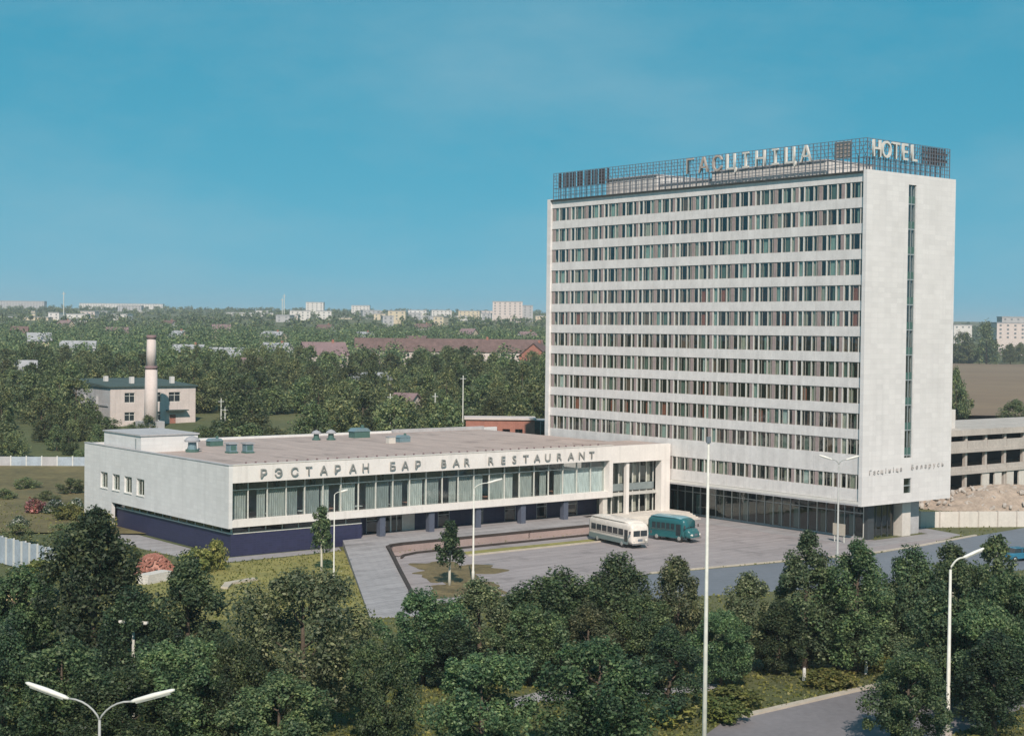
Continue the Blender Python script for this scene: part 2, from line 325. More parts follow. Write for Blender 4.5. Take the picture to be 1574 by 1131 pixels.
M['bark'] = rough_mat('bark', (0.09, 0.07, 0.05), 0.95, 0.3, 1.5, 8, 0.6, 0.03)
M['bark_white'] = rough_mat('bark_white', (0.55, 0.53, 0.44), 0.9, 0.2, 1.5, 8)
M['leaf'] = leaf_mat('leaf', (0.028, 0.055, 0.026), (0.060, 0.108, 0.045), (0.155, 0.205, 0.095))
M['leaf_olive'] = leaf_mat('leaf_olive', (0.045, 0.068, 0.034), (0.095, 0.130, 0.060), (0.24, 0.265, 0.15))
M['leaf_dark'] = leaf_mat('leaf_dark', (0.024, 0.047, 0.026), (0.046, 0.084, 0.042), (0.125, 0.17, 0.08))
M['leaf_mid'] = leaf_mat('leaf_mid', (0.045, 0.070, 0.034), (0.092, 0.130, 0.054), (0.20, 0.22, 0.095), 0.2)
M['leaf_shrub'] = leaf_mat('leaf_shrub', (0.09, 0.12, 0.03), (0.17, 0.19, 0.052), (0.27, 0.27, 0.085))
M['leaf_red'] = leaf_mat('leaf_red', (0.05, 0.06, 0.02), (0.20, 0.05, 0.05), (0.45, 0.25, 0.24))
M['leaf_white'] = leaf_mat('leaf_white', (0.03, 0.05, 0.02), (0.05, 0.08, 0.03), (0.60, 0.60, 0.55))
M['tyre'] = paint('tyre', (0.02, 0.02, 0.02), 0.8)
M['hub'] = paint('hub', (0.45, 0.45, 0.42), 0.4, 0.4)
M['bus_cream'] = paint('bus_cream', (0.74, 0.68, 0.60), 0.35, 0, 0.3)
M['bus_skirt'] = paint('bus_skirt', (0.15, 0.205, 0.20), 0.4, 0, 0.3)
M['bus_teal'] = paint('bus_teal', (0.018, 0.115, 0.125), 0.35, 0, 0.4)
M['bus_teal_roof'] = paint('bus_teal_roof', (0.16, 0.31, 0.35), 0.35, 0, 0.4)
M['glass_veh'] = paint('glass_veh', (0.03, 0.04, 0.045), 0.08)
M['chrome'] = paint('chrome', (0.6, 0.6, 0.58), 0.2, 0.9)
M['light_lens'] = paint('light_lens', (0.75, 0.73, 0.65), 0.1)
M['tail_red'] = paint('tail_red', (0.4, 0.03, 0.02), 0.3)
M['terracotta'] = rough_mat('terracotta', (0.40, 0.21, 0.16), 0.9, 0.2, 0.6, 4)
M['sand'] = rough_mat('sand', (0.60, 0.46, 0.24), 0.95, 0.2, 0.8, 5)

# ------------------------------------------------------------------ ground
def ground():
    ys = np.concatenate([np.linspace(-60, 240, 31), np.linspace(250, 600, 36), np.linspace(630, 2000, 46), np.linspace(2080, 9000, 60)])
    xs = np.concatenate([np.linspace(-6000, -420, 30), np.linspace(-400, 500, 76), np.linspace(520, 6000, 30)])
    mb = MB(); nx = len(xs)
    for y in ys:
        for x in xs:
            und = 0 if y < 260 else 0.8 * math.sin(x * 0.013 + y * 0.007) * min(1, (y - 260) / 300)
            mb.v.append((float(x), float(y), terrain(x, y) + und))
    for j in range(len(ys) - 1):
        for i in range(nx - 1): mb.f.append((j * nx + i, j * nx + i + 1, (j + 1) * nx + i + 1, (j + 1) * nx + i)); mb.m.append(0)
    m, t, b, o = nodes('ground_grass'); v = coords(t, 1.0, 'world')
    n1 = noise(t, v, 0.03, 6); n2 = noise(t, v, 0.6, 6, 0.7); n3 = noise(t, v, 0.006, 4)
    c = ramp(t, n1, [(0.3, (0.045, 0.06, 0.02)), (0.55, (0.085, 0.10, 0.032)), (0.75, (0.15, 0.14, 0.05))])
    c = mixc(t, 0.45, c, ramp(t, n2, [(0.3, (0.03, 0.045, 0.015)), (0.7, (0.13, 0.145, 0.05))]))
    c = mixc(t, ramp(t, n3, [(0.45, (0, 0, 0)), (0.7, (0.5, 0.5, 0.5))]), c, (0.20, 0.17, 0.09))
    t.links.new(c, b.inputs['Base Color']); b.inputs['Roughness'].default_value = 0.95; bump(t, b, n2, 0.8, 0.15)
    tag(mb.build('ground', m, None, True), kind='structure')
ground()

def sheet(name, pts, z, mat, label=None):
    """flat sheet from ground positions"""
    mb = MB(); n = len(pts); mb.add([(p[0], p[1], z) for p in pts], [tuple(range(n))])
    a = sum(pts[i][0] * pts[(i + 1) % n][1] - pts[(i + 1) % n][0] * pts[i][1] for i in range(n))
    if a < 0: mb.f = [f[::-1] for f in mb.f]
    o = mb.build(name, mat); tag(o, label, None, None, 'structure'); return o
def px(*l): return [gp(a, b) for a, b in l]
L_ = lambda x, y: site(RO, x, y)     # restaurant frame to world
H_ = lambda x, y: site(HO, x, y)     # hotel frame to world

# road behind the hotel corner and cross street along the front row of trees
sheet('road', px((980, 884), (1340, 852), (1440, 834), (1620, 803), (1620, 872), (1450, 886), (1340, 899), (980, 922)), 0.004, M['asphalt_blue'])
sheet('forecourt', [L_(15.8, -8.1), L_(50, -8.1), L_(62, -4.5), L_(69.5, -4.5), L_(69.5, -31), L_(80, -31), L_(80, -34)] + px((1420, 838), (1335, 851), (1000, 881), (860, 905), (700, 925), (640, 930)) , 0.008, M['paving_lot'])
sheet('street', px((1110, 1110), (1145, 1100), (1345, 1056), (1640, 988), (1700, 1040), (1300, 1190), (1000, 1190)), 0.006, M['asphalt'])
sheet('lawn', [L_(-10, -3.2), L_(11.5, -2.6), L_(13.6, -1.6), L_(-6.5, -37), L_(-30, -20)], 0.006, M['lawn'])
sheet('wall_footpath', [L_(-1.5, 0.4), L_(14.0, 0.4), L_(12.8, -2.0), L_(-1.5, -2.4)], 0.010, M['paving'])
sheet('side_yard', [L_(0.0, 1), L_(0.0, 37), L_(-2.6, 37), L_(-4.5, 12), L_(-3.5, 1)], 0.006, M['paving'])
sheet('footpath', px((700, 1096), (830, 1062), (980, 1060), (1110, 1050), (1110, 1060), (960, 1071), (830, 1078), (715, 1112)), 0.010, M['paving'])
sheet('grass_strip', [L_(22.5, -12.8), L_(42.5, -12.4), L_(42.5, -10.6), L_(22.5, -10.2)], 0.014, M['lawn'])
for nme, (cx_, cy_), (ra, rb), sd in (('grass_island', L_(14.8, -20.0), (4.3, 5.6), 1.0), ('grass_island', L_(9.8, -28.6), (3.2, 6.2), 2.4)):
    isl = []
    for k in range(60):
        a = 2 * math.pi * k / 60; r = 1 + 0.22 * math.sin(3 * a + sd) + 0.14 * math.sin(7 * a + sd * 2) + 0.08 * math.sin(13 * a)
        isl.append((cx_ + ra * r * math.cos(a), cy_ + rb * r * math.sin(a)))
    sheet(nme, isl, 0.016 if sd < 2 else 0.020, M['grass_patch'])
sheet('hotel_apron', [H_(-1.5, -2.2), H_(17, -2.2), H_(19, 6), H_(14.5, 6), H_(14.5, 1.2), H_(3, 1.2), H_(3, 30), H_(-1.5, 30)], 0.018, M['paving'])

# terrace in front of the restaurant with its ramp
TZ = 0.8
tag(MB().prism([L_(15.9, -6.0), L_(51, -6.0), L_(51, 0.5), L_(55.0, 0.5), L_(55.0, 3.2), L_(17.2, 3.2), L_(17.2, 0.3), L_(14.3, 0.1)], 0.02, TZ).build('terrace', M['paving']), kind='structure')
tag(MB().prism([L_(14.3, 0.1), L_(15.9, -6.0), L_(-2.0, -38.3), L_(-6.1, -36.6)], 0.02, [TZ, TZ, 0.05, 0.05]).build('ramp', M['paving']), kind='structure')
def wall_run(name, pts, h, w, mat, z0=0.0, label=None):
    mb = MB()
    for i in range(len(pts) - 1):
        a, b = Vector(pts[i]), Vector(pts[i + 1]); d = (b - a).normalized(); n = Vector((-d.y, d.x)) * w / 2; ext = d * w * 0.5
        a2, b2 = a - ext * (i > 0), b + ext * (i < len(pts) - 2)
        h0 = h[i] if isinstance(h, list) else h; h1 = h[i + 1] if isinstance(h, list) else h
        k = 0.003 * i
        b0 = z0[i] if isinstance(z0, list) else z0; b1 = z0[i + 1] if isinstance(z0, list) else z0
        mb.prism([tuple(a2 + n), tuple(b2 + n), tuple(b2 - n), tuple(a2 - n)], [b0, b1, b1, b0], [h0 + k, h1 + k, h1 + k, h0 + k])
    return mb.build(name, mat)
cur = [L_(2.6 + .3, -29.8), L_(9.3, -18.2), L_(14.6, -8.8), L_(15.3, -7.4), L_(16.4, -6.5), L_(18.0, -6.2), L_(24, -6.2), L_(36, -6.2), L_(51.1, -6.2)]
rw = thing('retaining_wall', 'pinkish retaining wall with dark coping edging the ramp and terrace', 'wall')
hs_ = [0.16, 0.50, 0.72, 0.72, 0.72, 0.72, 0.72, 0.72, 0.72]
w_ = wall_run('wall_face', cur, hs_, 0.24, M['pink_gravel']); w_.parent = rw
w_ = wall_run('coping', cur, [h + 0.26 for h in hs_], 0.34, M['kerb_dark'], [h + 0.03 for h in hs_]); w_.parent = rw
cur2 = [L_(14.9, -10.6), L_(16.2, -9.2), L_(18.4, -8.4), L_(24, -8.3), L_(36, -8.3), L_(49.4, -8.3)]
tag(wall_run('low_kerb_wall', cur2, 0.22, 0.22, M['kerb_dark']), 'low dark kerb wall running below the terrace retaining wall', 'wall')
sheet('gravel_bed', [L_(15.4, -9.4), L_(17, -8.2), L_(20, -8.15), L_(49.4, -8.15), L_(49.4, -6.36), L_(18, -6.36), L_(16.2, -6.9), L_(15.2, -8.0)], 0.10, M['pink_gravel'])
tag(MB().box(0, 21, 0, 0.25, 0, 0.16).build('kerb', M['kerb']), kind='structure').location = (*L_(22.0, -13.1), 0)
bpy.data.objects['kerb'].rotation_euler = (0, 0, TH)
st = thing('entrance_steps', 'broad pale concrete steps leading up to the link entrance beside the restaurant', 'steps', (*RO, 0), TH)
for k in range(5):
    MB().box(51.15 - 0, 66.5, -4.6 + 0.5 * k, 1.6, 0.02 if k == 0 else 0.16 * k + 0.002, 0.16 * (k + 1)).build('step', M['white_wall'], st)
tag(wall_run('forecourt_kerb', [gp(1000, 881), gp(1335, 851), gp(1420, 838), gp(1500, 823)], 0.13, 0.35, M['kerb']), kind='structure')
a_, b_ = gp(1138, 1102), gp(1640, 985)
tag(wall_run('street_kerb', [a_, gp(1345, 1054.5), b_], 0.14, 0.5, M['kerb']), kind='structure')

# brown field to the right, draped on the terrain
def drape(name, a0, a1, y0, y1, mat, off=0.15, n=14):
    mb = MB()
    for j in range(n + 1):
        y = y0 + (y1 - y0) * (j / n)
        for i in range(n + 1):
            x = (a0 + (a1 - a0) * i / n) * y; mb.v.append((x, y, terrain(x, y) + off + 0.9))
    for j in range(n):
        for i in range(n): mb.f.append((j * (n + 1) + i, j * (n + 1) + i + 1, (j + 1) * (n + 1) + i + 1, (j + 1) * (n + 1) + i)); mb.m.append(0)
    return tag(mb.build(name, mat), kind='structure')
drape('ploughed_field', 0.265, 0.52, 405, 1000, M['field'])

# ------------------------------------------------------------------ hotel tower
HL, HW, HTOP, HSOF = 57.69, 17.26, 43.45, 4.36
hotel = thing('hotel_tower', 'tall white slab hotel with twelve rows of windows and rooftop letter sign', 'hotel', (*HO, 0), TH)
F = 0.28                          # facade plane set back from the end walls
def top_row(k): return 42.24 - 3.005 * k if k < 11 else 8.03
ROWS = [(top_row(k) - (1.86 if k < 11 else 1.72), top_row(k)) for k in range(12)]
# end walls, back wall, roof
ew = MB()
# near end wall with the stair window strip opening x 7.85..9.35
ew.box(0, 7.9, 0, 0.5, HSOF, HTOP + 0.15); ew.box(9.4, HW, 0, 0.5, HSOF, HTOP + 0.15)
ew.box(7.9, 9.4, 0, 0.5, HSOF, 5.46); ew.box(7.9, 9.4, 0, 0.5, 7.25, 9.7); ew.box(7.9, 9.4, 0, 0.5, 42.35, HTOP + 0.15)
ew.build('end_wall', M['endwall'], hotel)
MB().box(0, HW, HL - 0.8, HL, HSOF, HTOP + 0.12).build('end_wall', M['endwall'], hotel)
MB().box(HW - 0.4, HW, 0.5, HL - 0.8, HSOF, HTOP).build('back_wall', M['spandrel'], hotel)
MB().box(F + 0.05, HW - 0.4, 0.5, HL - 0.8, HTOP - 0.45, HTOP - 0.2).build('roof_slab', M['roof_gravel'], hotel)
MB().box(0.02, HW - 0.42, 0.52, HL - 0.82, HSOF + 0.002, HSOF + 0.2).build('soffit', M['plaster_grey'], hotel)
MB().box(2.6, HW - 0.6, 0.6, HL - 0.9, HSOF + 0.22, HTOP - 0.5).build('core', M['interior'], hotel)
MB().box(-0.06, 0.5, 0.5, HL - 0.8, HTOP - 0.17, HTOP + 0.02).build('coping', M['coping'], hotel)
# floor slabs behind the spandrels
for k in range(12):
    zb = ROWS[k][0]
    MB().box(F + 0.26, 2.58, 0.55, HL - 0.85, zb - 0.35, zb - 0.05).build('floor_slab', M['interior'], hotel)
# spandrel panels, one per bay
PER = 7.15; Y0 = 0.13 + 0.37
bays = [Y0 + (HL - 0.8 - Y0) / 8 * i for i in range(9)]
bands = [(ROWS[0][1], HTOP - 0.2)] + [(ROWS[k + 1][1], ROWS[k][0]) for k in range(11)] + [(4.9, ROWS[11][0])]
for (z0, z1) in bands:
    me = MB().box(0, 0.24, 0.012, (bays[1] - bays[0]) - 0.012, z0, z1).mesh('spandrel_panel', M['spandrel'])
    for i in range(8): link('spandrel_panel', me, hotel, (F - 0.02, bays[i], 0))
MB().box(0.02, 0.6, 0.5, HL - 0.8, HSOF + 0.21, 4.86).build('lower_cornice', M['pier'], hotel)
for i in range(24):  # small scupper outlets in the top band
    pass
BW = bays[1] - bays[0]
K = BW / 7.2
PIERS = [(0.54, 0.64, 0.09), (1.98, 2.16, 0.05), (2.86, 3.00, 0.05), (4.04, 4.20, 0.05), (5.54, 5.72, 0.05)]
PANELS = [(3.00, 3.50), (6.46, 6.96)]
NARROW = [(0.0, 0.54), (2.16, 2.86), (3.50, 4.04), (5.72, 6.46), (6.96, 7.2)]
WIDE = [(0.64, 1.98), (4.20, 5.54)]
hh = ROWS[0][1] - ROWS[0][0]
def wmeshes(w, h):
    fr = MB(); t = 0.055
    fr.box(0, 0.09, 0, t, 0, h); fr.box(0, 0.09, w - t, w, 0, h); fr.box(0, 0.09, t, w - t, 0, t); fr.box(0, 0.09, t, w - t, h - t, h)
    fr.box(0.005, 0.085, w * 0.68 - 0.02, w * 0.68 + 0.02, t, h - t)
    gl = MB().add([(0.045, t, t), (0.045, w - t, t), (0.045, w - t, h - t), (0.045, t, h - t)], [(3, 2, 1, 0)])
    return fr.mesh('window', M['frame_wood']), gl.mesh('pane', M['glass'])
def curtain_mesh(w, h, mat, folds=7):
    mb = MB(); n = folds * 4
    for i in range(n + 1):
        y = w * i / n; x = 0.05 * math.sin(i / 4 * 2 * math.pi)
        mb.v += [(x, y, 0), (x, y, h)]
    for i in range(n): mb.f.append((2 * i, 2 * i + 1, 2 * i + 3, 2 * i + 2)); mb.m.append(0)
    return mb.mesh('curtain', mat)
WM = {}
for h in (1.86, 1.72):
    for (a, b) in WIDE: WM[(h, a)] = wmeshes((b - a) * K, h)
CM = {(h, full, n): curtain_mesh((1.1 if full else 0.52) * K, h - 0.12, M[n]) for h in (1.86, 1.72) for full in (0, 1) for n, _ in CURT}
wr = random.Random(11)
for k, (z0, z1) in enumerate(ROWS):
    h = 1.86 if k < 11 else 1.72
    pr = MB(); pn = MB(); nf = MB(); ng = MB(); ncv = MB()
    for i in range(8):
        y = bays[i]
        for (a, b, dx) in PIERS: pr.box(F + dx - 0.01, F + 0.2 + dx, y + a * K, y + b * K, z0 + 0.002, z1 - 0.002)
        for (a, b) in PANELS: pn.box(F + 0.06, F + 0.2, y + a * K + 0.003, y + b * K - 0.003, z0 + 0.002, z1 - 0.002)
        for (a, b) in NARROW:
            ya, yb = y + a * K + 0.004, y + b * K - 0.004
            nf.box(F + 0.07, F + 0.15, ya, ya + 0.04, z0 + 0.003, z1 - 0.003); nf.box(F + 0.07, F + 0.15, yb - 0.04, yb, z0 + 0.003, z1 - 0.003)
            nf.box(F + 0.07, F + 0.15, ya + 0.04, yb - 0.04, z0 + 0.003, z0 + 0.05); nf.box(F + 0.07, F + 0.15, ya + 0.04, yb - 0.04, z1 - 0.05, z1 - 0.003)
            if wr.random() < 0.4: ncv.add([(F + 0.25, ya, z0), (F + 0.25, yb, z0), (F + 0.25, yb, z1), (F + 0.25, ya, z1)], [(3, 2, 1, 0)], wr.randrange(4))
            ng.add([(F + 0.11, ya, z0), (F + 0.11, yb, z0), (F + 0.11, yb, z1), (F + 0.11, ya, z1)], [(3, 2, 1, 0)])
        redrow = k in (4, 5, 8, 9)
        for (a, b) in WIDE:
            fm, gm = WM[(h, a)]
            w = link('window', fm, hotel, (F + 0.06, y + a * K, z0)); link('pane', gm, w)
            r = wr.random()
            if r < 0.82:
                if redrow and wr.random() < 0.55: cn = wr.choice(['cur_red', 'cur_brown', 'cur_red'])
                elif k < 4: cn = wr.choice(['cur_teal', 'cur_teal', 'cur_green', 'cur_green', 'cur_cream', 'cur_brown'])
                else: cn = wr.choice(['cur_green', 'cur_green', 'cur_brown', 'cur_teal', 'cur_white', 'cur_cream', 'cur_green'])
                full = 1 if wr.random() < 0.45 else 0
                wdt = (b - a) * K; cw = (1.1 if full else 0.52) * K
                yo = 0.03 if full else (0.04 if wr.random() < 0.5 else wdt - cw - 0.04)
                link('curtain', CM[(h, full, cn)], w, (0.16 + 0.08 * wr.random(), yo, 0.06))
    tag(pr.build('window_piers', M['pier'], hotel), kind='stuff'); tag(pn.build('infill_panels', M['panel'], hotel), kind='stuff')
    nfo = tag(nf.build('narrow_windows', M['frame_wood'], hotel), kind='stuff'); tag(ng.build('narrow_panes', M['glass'], nfo), kind='stuff'); tag(ncv.build('narrow_curtains', [M['cur_teal'], M['cur_brown'], M['cur_green'], M['cur_cream']], nfo), kind='stuff')
# stair window strip on the end wall
zz = 9.75
sw = MB(); sw.box(7.902, 7.98, 0.12, 0.3, 9.702, 42.348); sw.box(9.32, 9.398, 0.12, 0.3, 9.702, 42.348); sw.box(8.62, 8.68, 0.13, 0.29, 9.71, 42.34)
strip = sw.build('stair_window_frame', M['frame_g'], hotel)
MB().add([(7.95, 0.2, 9.71), (9.35, 0.2, 9.71), (9.35, 0.2, 42.34), (7.95, 0.2, 42.34)], [(0, 1, 2, 3)]).build('pane', M['glass_big'], strip)
MB().box(7.7, 9.6, 0.75, 0.9, 5, 42.5).build('stair_back_wall', M['interior_light'], hotel)
for k in range(11):
    z = 41.0 - 3.005 * k
    MB().box(7.985, 9.315, 0.15, 0.27, z - 1.0, z - 0.86).build('transom', M['frame_g'], strip)
    MB().add([(7.99, 0.17, z - 0.84), (9.31, 0.17, z - 0.84), (9.31, 0.17, z), (7.99, 0.17, z)], [(0, 1, 2, 3)]).build('landing_panel', M['vent_green'], strip)
lw = MB(); lw.box(7.902, 7.99, 0.12, 0.3, 5.462, 7.248); lw.box(9.31, 9.398, 0.12, 0.3, 5.462, 7.248); lw.box(7.99, 9.31, 0.12, 0.3, 6.30, 6.42)
lw = lw.build('stair_window_frame', M['frame_g'], hotel)
MB().add([(7.95, 0.2, 5.47), (9.35, 0.2, 5.47), (9.35, 0.2, 7.24), (7.95, 0.2, 7.24)], [(0, 1, 2, 3)]).build('pane', M['glass_dark'], lw)
# ground floor: recessed dark glazing
GX = 3.5; GY = 2.4
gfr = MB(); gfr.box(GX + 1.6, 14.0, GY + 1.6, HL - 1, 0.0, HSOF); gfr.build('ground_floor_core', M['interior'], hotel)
for i in range(26):
    y = GY + i * 1.42
    MB().box(GX - 0.04, GX + 0.1, y - 0.05, y + 0.05, 0.25, HSOF).build('mullion', M['frame_w'] if i % 5 == 0 else M['frame_g'], hotel)
    if i < 25:
        MB().add([(GX + 0.03, y, 0.25), (GX + 0.03, y + 1.42, 0.25), (GX + 0.03, y + 1.42, HSOF), (GX + 0.03, y, HSOF)], [(3, 2, 1, 0)]).build('pane', M['glass_dark'], hotel)
        if i % 3 == 1 or i % 7 == 2:
            c = link('curtain', curtain_mesh(0.6 + 0.5 * wr.random(), 2.5, M['cur_white' if i % 2 else 'cur_cream'], 6), hotel, (GX + 0.35, y + 0.1, 0.3))
MB().box(GX - 0.05, GX + 0.12, GY, HL - 1, 0.0, 0.25).build('plinth', M['plaster_grey'], hotel)
MB().box(GX - 0.02, GX + 0.08, GY + 0.05, 37.85, 3.05, 3.15).build('transom', M['frame_g'], hotel)
for i in range(6):
    x = GX + 0.12 + i * 1.1
    MB().box(x - 0.05, x + 0.05, GY - 0.06, GY + 0.08, 0.0, HSOF).build('mullion', M['frame_d'], hotel)
    if i < 5: MB().add([(x, GY, 0.02), (x + 1.1, GY, 0.02), (x + 1.1, GY, HSOF), (x, GY, HSOF)], [(0, 1, 2, 3)]).build('pane', M['glass_dark'], hotel)
MB().box(9.75, 11.4, GY - 0.9, GY + 0.6, 0, HSOF).build('column', M['white_wall'], hotel)
MB().box(11.7, 14.0, GY - 0.2, GY + 1.5, 0, HSOF - 0.003).build('ground_floor_wall', M['plaster_grey'], hotel)
MB().box(GX + 0.0, GX + 1.2, GY - 0.6, GY + 0.0, 0, HSOF - 0.003).build('column', M['frame_d'], hotel)
# rooftop machine rooms and long sign frame
for (x0, x1, y0, y1, z1) in ((2.9, 12, 8.5, 27.5, 45.5), (3.6, 12, 27.7, 38, 44.6), (3.2, 12, 38.2, 48.5, 45.9)):
    pm = MB().box(x0, x1, y0, y1, HTOP - 0.2, z1).build('machine_room', M['plaster_white'], hotel)
    MB().box(x0 - 0.2, x1 + 0.2, y0 - 0.08, y1 + 0.08, z1 + 0.001, z1 + 0.18).build('roof_edge', M['plaster_grey'], pm)
SG0, SG1, SG2 = HTOP + 0.0, 45.15, 47.35
def grid_frame(name, plane, a0, a1, step, z0, z1, z2, off, mat, dense=0.0):
    mb = MB()
    def bar(a, b, za, zb, t=0.05, d=0.0):
        if plane == 'y': mb.box(off + d - t / 2, off + d + t / 2, a, b, za, zb)
        else: mb.box(a, b, off + d - t / 2, off + d + t / 2, za, zb)
    n = int(round((a1 - a0) / step))
    for i in range(n + 1):
        a = a0 + (a1 - a0) * i / n
        bar(a - 0.045, a + 0.045, z0, z2, 0.09)
        bar(a - 0.04, a + 0.04, z0, z1 + 0.2, 0.08, 1.3)
        if plane == 'y': mb.tube([(off + 1.3, a, z1 + 0.2), (off, a, z2 - 0.2)], 0.035, 4); mb.tube([(off, a, z1), (off + 1.3, a, z1)], 0.03, 4)
        else: mb.tube([(a, off + 1.3, z1 + 0.2), (a, off, z2 - 0.2)], 0.035, 4); mb.tube([(a, off, z1), (a, off + 1.3, z1)], 0.03, 4)
        if i < n:
            am = a + (a1 - a0) / n / 2
            for q_ in (0,): bar(am + q_ - 0.028, am + q_ + 0.028, z0, z2, 0.05)
    for z in (z0 + 0.55, z0 + 1.1, z1, z1 + 0.45, z1 + 0.9, z1 + 1.35, z1 + 1.8, z2): bar(a0, a1, z - 0.03, z + 0.03, 0.055, 0.002)
    for z in (z0 + 0.9,): bar(a0, a1, z - 0.03, z + 0.03, 0.05, 1.3)
    return mb.build(name, mat, hotel)
sf = grid_frame('sign_frame', 'y', 0.6, HL - 0.5, 1.15, SG0, SG1, SG2, 0.75, M['steel'])
se = grid_frame('sign_frame', 'x', 0.95, HW - 0.3, 1.02, SG0 + 0.15, SG1, SG2, 0.75, M['steel'])
def text_mesh(name, s, h, depth, mat):
    cu = bpy.data.curves.new(name, 'FONT'); cu.body = s; cu.extrude = depth / 2; cu.size = h / 0.727; cu.resolution_u = 3
    ob = bpy.data.objects.new(name, cu); COL.objects.link(ob)
    dg = bpy.context.evaluated_depsgraph_get(); dg.update()
    me = bpy.data.meshes.new_from_object(ob.evaluated_get(dg)); bpy.data.objects.remove(ob); bpy.data.curves.remove(cu)
    me.materials.clear(); me.materials.append(mat)
    xs_ = [v.co.x for v in me.vertices]
    if xs_:
        cx = (min(xs_) + max(xs_)) / 2
        for v in me.vertices: v.co.x -= cx
    me.name = name; return me
def bold(me, k):
    return me
_tm = {}
def letter(parent, ch, h, depth, mat, loc, rot, name='letter', wide=1.0):
    key = (ch, h, depth, mat.name)
    if key not in _tm: _tm[key] = text_mesh(name, ch, h, depth, mat)
    o = link(name, _tm[key], parent, loc); o.rotation_euler = rot; o.scale = (wide, 1, 1); return o
# text local x runs towards -y on the long facade (read from outside), so rotate about z by -90
ROT_F = (math.radians(90), 0, math.radians(-90)); ROT_E = (math.radians(90), 0, 0)
for i, ch in enumerate('ГАСЦІНІЦА'):
    y = 29.2 - (29.2 - 9.6) * i / 8
    letter(sf, ch, 2.0, 0.28, M['letter_brown' if i < 3 else 'letter_light'], (0.52, y, SG1 + 0.1), ROT_F, wide=1.0)  # first letters take browner paint, their dimmer light put into the colour
for i, ch in enumerate('HOTEL'): letter(se, ch, 2.1, 0.28, M['letter_light'], (2.35 + 1.78 * i, 0.5, SG1 + 0.1), ROT_E, wide=0.85)
# backs of the letters that face away on the far sides of the roof
for (pl, a0, a1) in (('x', 11.6, 16.6),):
    mb = MB()
    for i in range(9):
        a = a0 + (a1 - a0) * i / 9; mb.box(a, a + 0.34, 0.92, 1.0, SG1 + 0.08, SG2 - 0.05)
    mb.box(a0, a1, 0.9, 0.915, SG1 + 0.5, SG1 + 0.8); mb.box(a0, a1, 0.9, 0.915, SG1 + 1.3, SG1 + 1.6)
    mb.build('letter_backing', M['steel_dark'], se)
mb = MB()
for i in range(14):
    a = 45.5 + 11 * i / 14; mb.box(0.92, 1.0, a, a + 0.42 + 0.2 * (i % 2), SG1 + 0.08, SG2 - 0.05)
mb.build('letter_backing', M['steel_dark'], sf)
MB().box(0.92, 1.0, 3.2, 5.6, SG1 + 0.1, SG2 - 0.1).build('letter_backing', M['letter_brown'], sf)
# small lettering low on the end wall
word = 'Гасцініца'; word2 = 'Беларусь'
for i, ch in enumerate(word): letter(hotel, ch, 0.58, 0.06, M['letter_grey'], (1.5 + 0.72 * i, -0.05, 8.0 + 0.02 * i), ROT_E, 'wall_letter')
for i, ch in enumerate(word2): letter(hotel, ch, 0.58, 0.06, M['letter_grey'], (9.5 + 0.86 * i, -0.05, 8.25 + 0.02 * i), ROT_E, 'wall_letter')

# ------------------------------------------------------------------ restaurant
rest = thing('restaurant_building', 'low white restaurant block with long glazed upper front and navy ground floor', 'restaurant', (*RO, 0), TH)
RT, RL1, RL2, RS = 9.8, 54.4, 65.36, 37.87
W_ = [(20.6, 22.7), (24.0, 26.1), (27.4, 29.5), (30.9, 33.0)]
sw_ = MB(); prev = 0.0
for (a, b) in W_:
    sw_.box(0, 0.45, prev, a, 3.12, RT); sw_.box(0, 0.45, a, b, 3.12, 4.65); sw_.box(0, 0.45, a, b, 6.6, RT); prev = b
sw_.box(0, 0.45, prev, RS, 3.12, RT); sw_.box(0, 0.45, 29.7, RS, 0, 3.12)
sw_.build('side_wall', M['rest_white'], rest)
for (a, b) in W_:
    f = MB(); f.box(0.2, 0.3, a, a + 0.1, 4.65, 6.6); f.box(0.2, 0.3, b - 0.1, b, 4.65, 6.6); f.box(0.2, 0.3, a + 0.1, b - 0.1, 4.65, 4.75); f.box(0.2, 0.3, a + 0.1, b - 0.1, 6.5, 6.6); f.box(0.21, 0.29, (a + b) / 2 - 0.04, (a + b) / 2 + 0.04, 4.75, 6.5)
    f = f.build('window', M['frame_w'], rest)
    MB().add([(0.25, a, 4.66), (0.25, b, 4.66), (0.25, b, 6.59), (0.25, a, 6.59)], [(3, 2, 1, 0)]).build('pane', M['glass'], f)
    MB().box(-0.08, 0.19, a - 0.05, b + 0.05, 4.57, 4.64).build('sill', M['pier'], f)
# shell
MB().box(0.45, RL2, RS - 0.4, RS, 0, RT).build('back_wall', M['rest_white'], rest)
MB().box(0.45, 62.5, 0.62, RS - 0.4, 9.2, 9.5).build('roof', M['roof_gravel'], rest)
MB().box(0.45, RL2, 0.95, RS - 0.4, 3.16, 3.5).build('floor_slab', M['interior_light'], rest)
MB().box(0.45, RL1 + 0.6, 0, 0.62, 7.93, RT + 0.003).build('fascia', M['fascia'], rest)
MB().box(0.45, RL1, 0, 0.95, 3.2, 3.95).build('sill_band', M['fascia'], rest)
MB().box(RL1, RL1 + 0.6, 0, 1.6, 3.2, 7.93).build('end_pier', M['fascia'], rest)
MB().box(-0.06, 0.5, -0.05, RS + 0.05, RT + 0.004, RT + 0.09).build('coping', M['plaster_grey'], rest)
MB().box(0.52, RL1 + 0.6, -0.05, 0.66, RT + 0.005, RT + 0.085).build('coping', M['white_wall'], rest)
MB().box(46, 62.5, RS - 0.9, RS - 0.41, 9.51, 10.0).build('roof_upstand', M['plaster_grey'], rest)
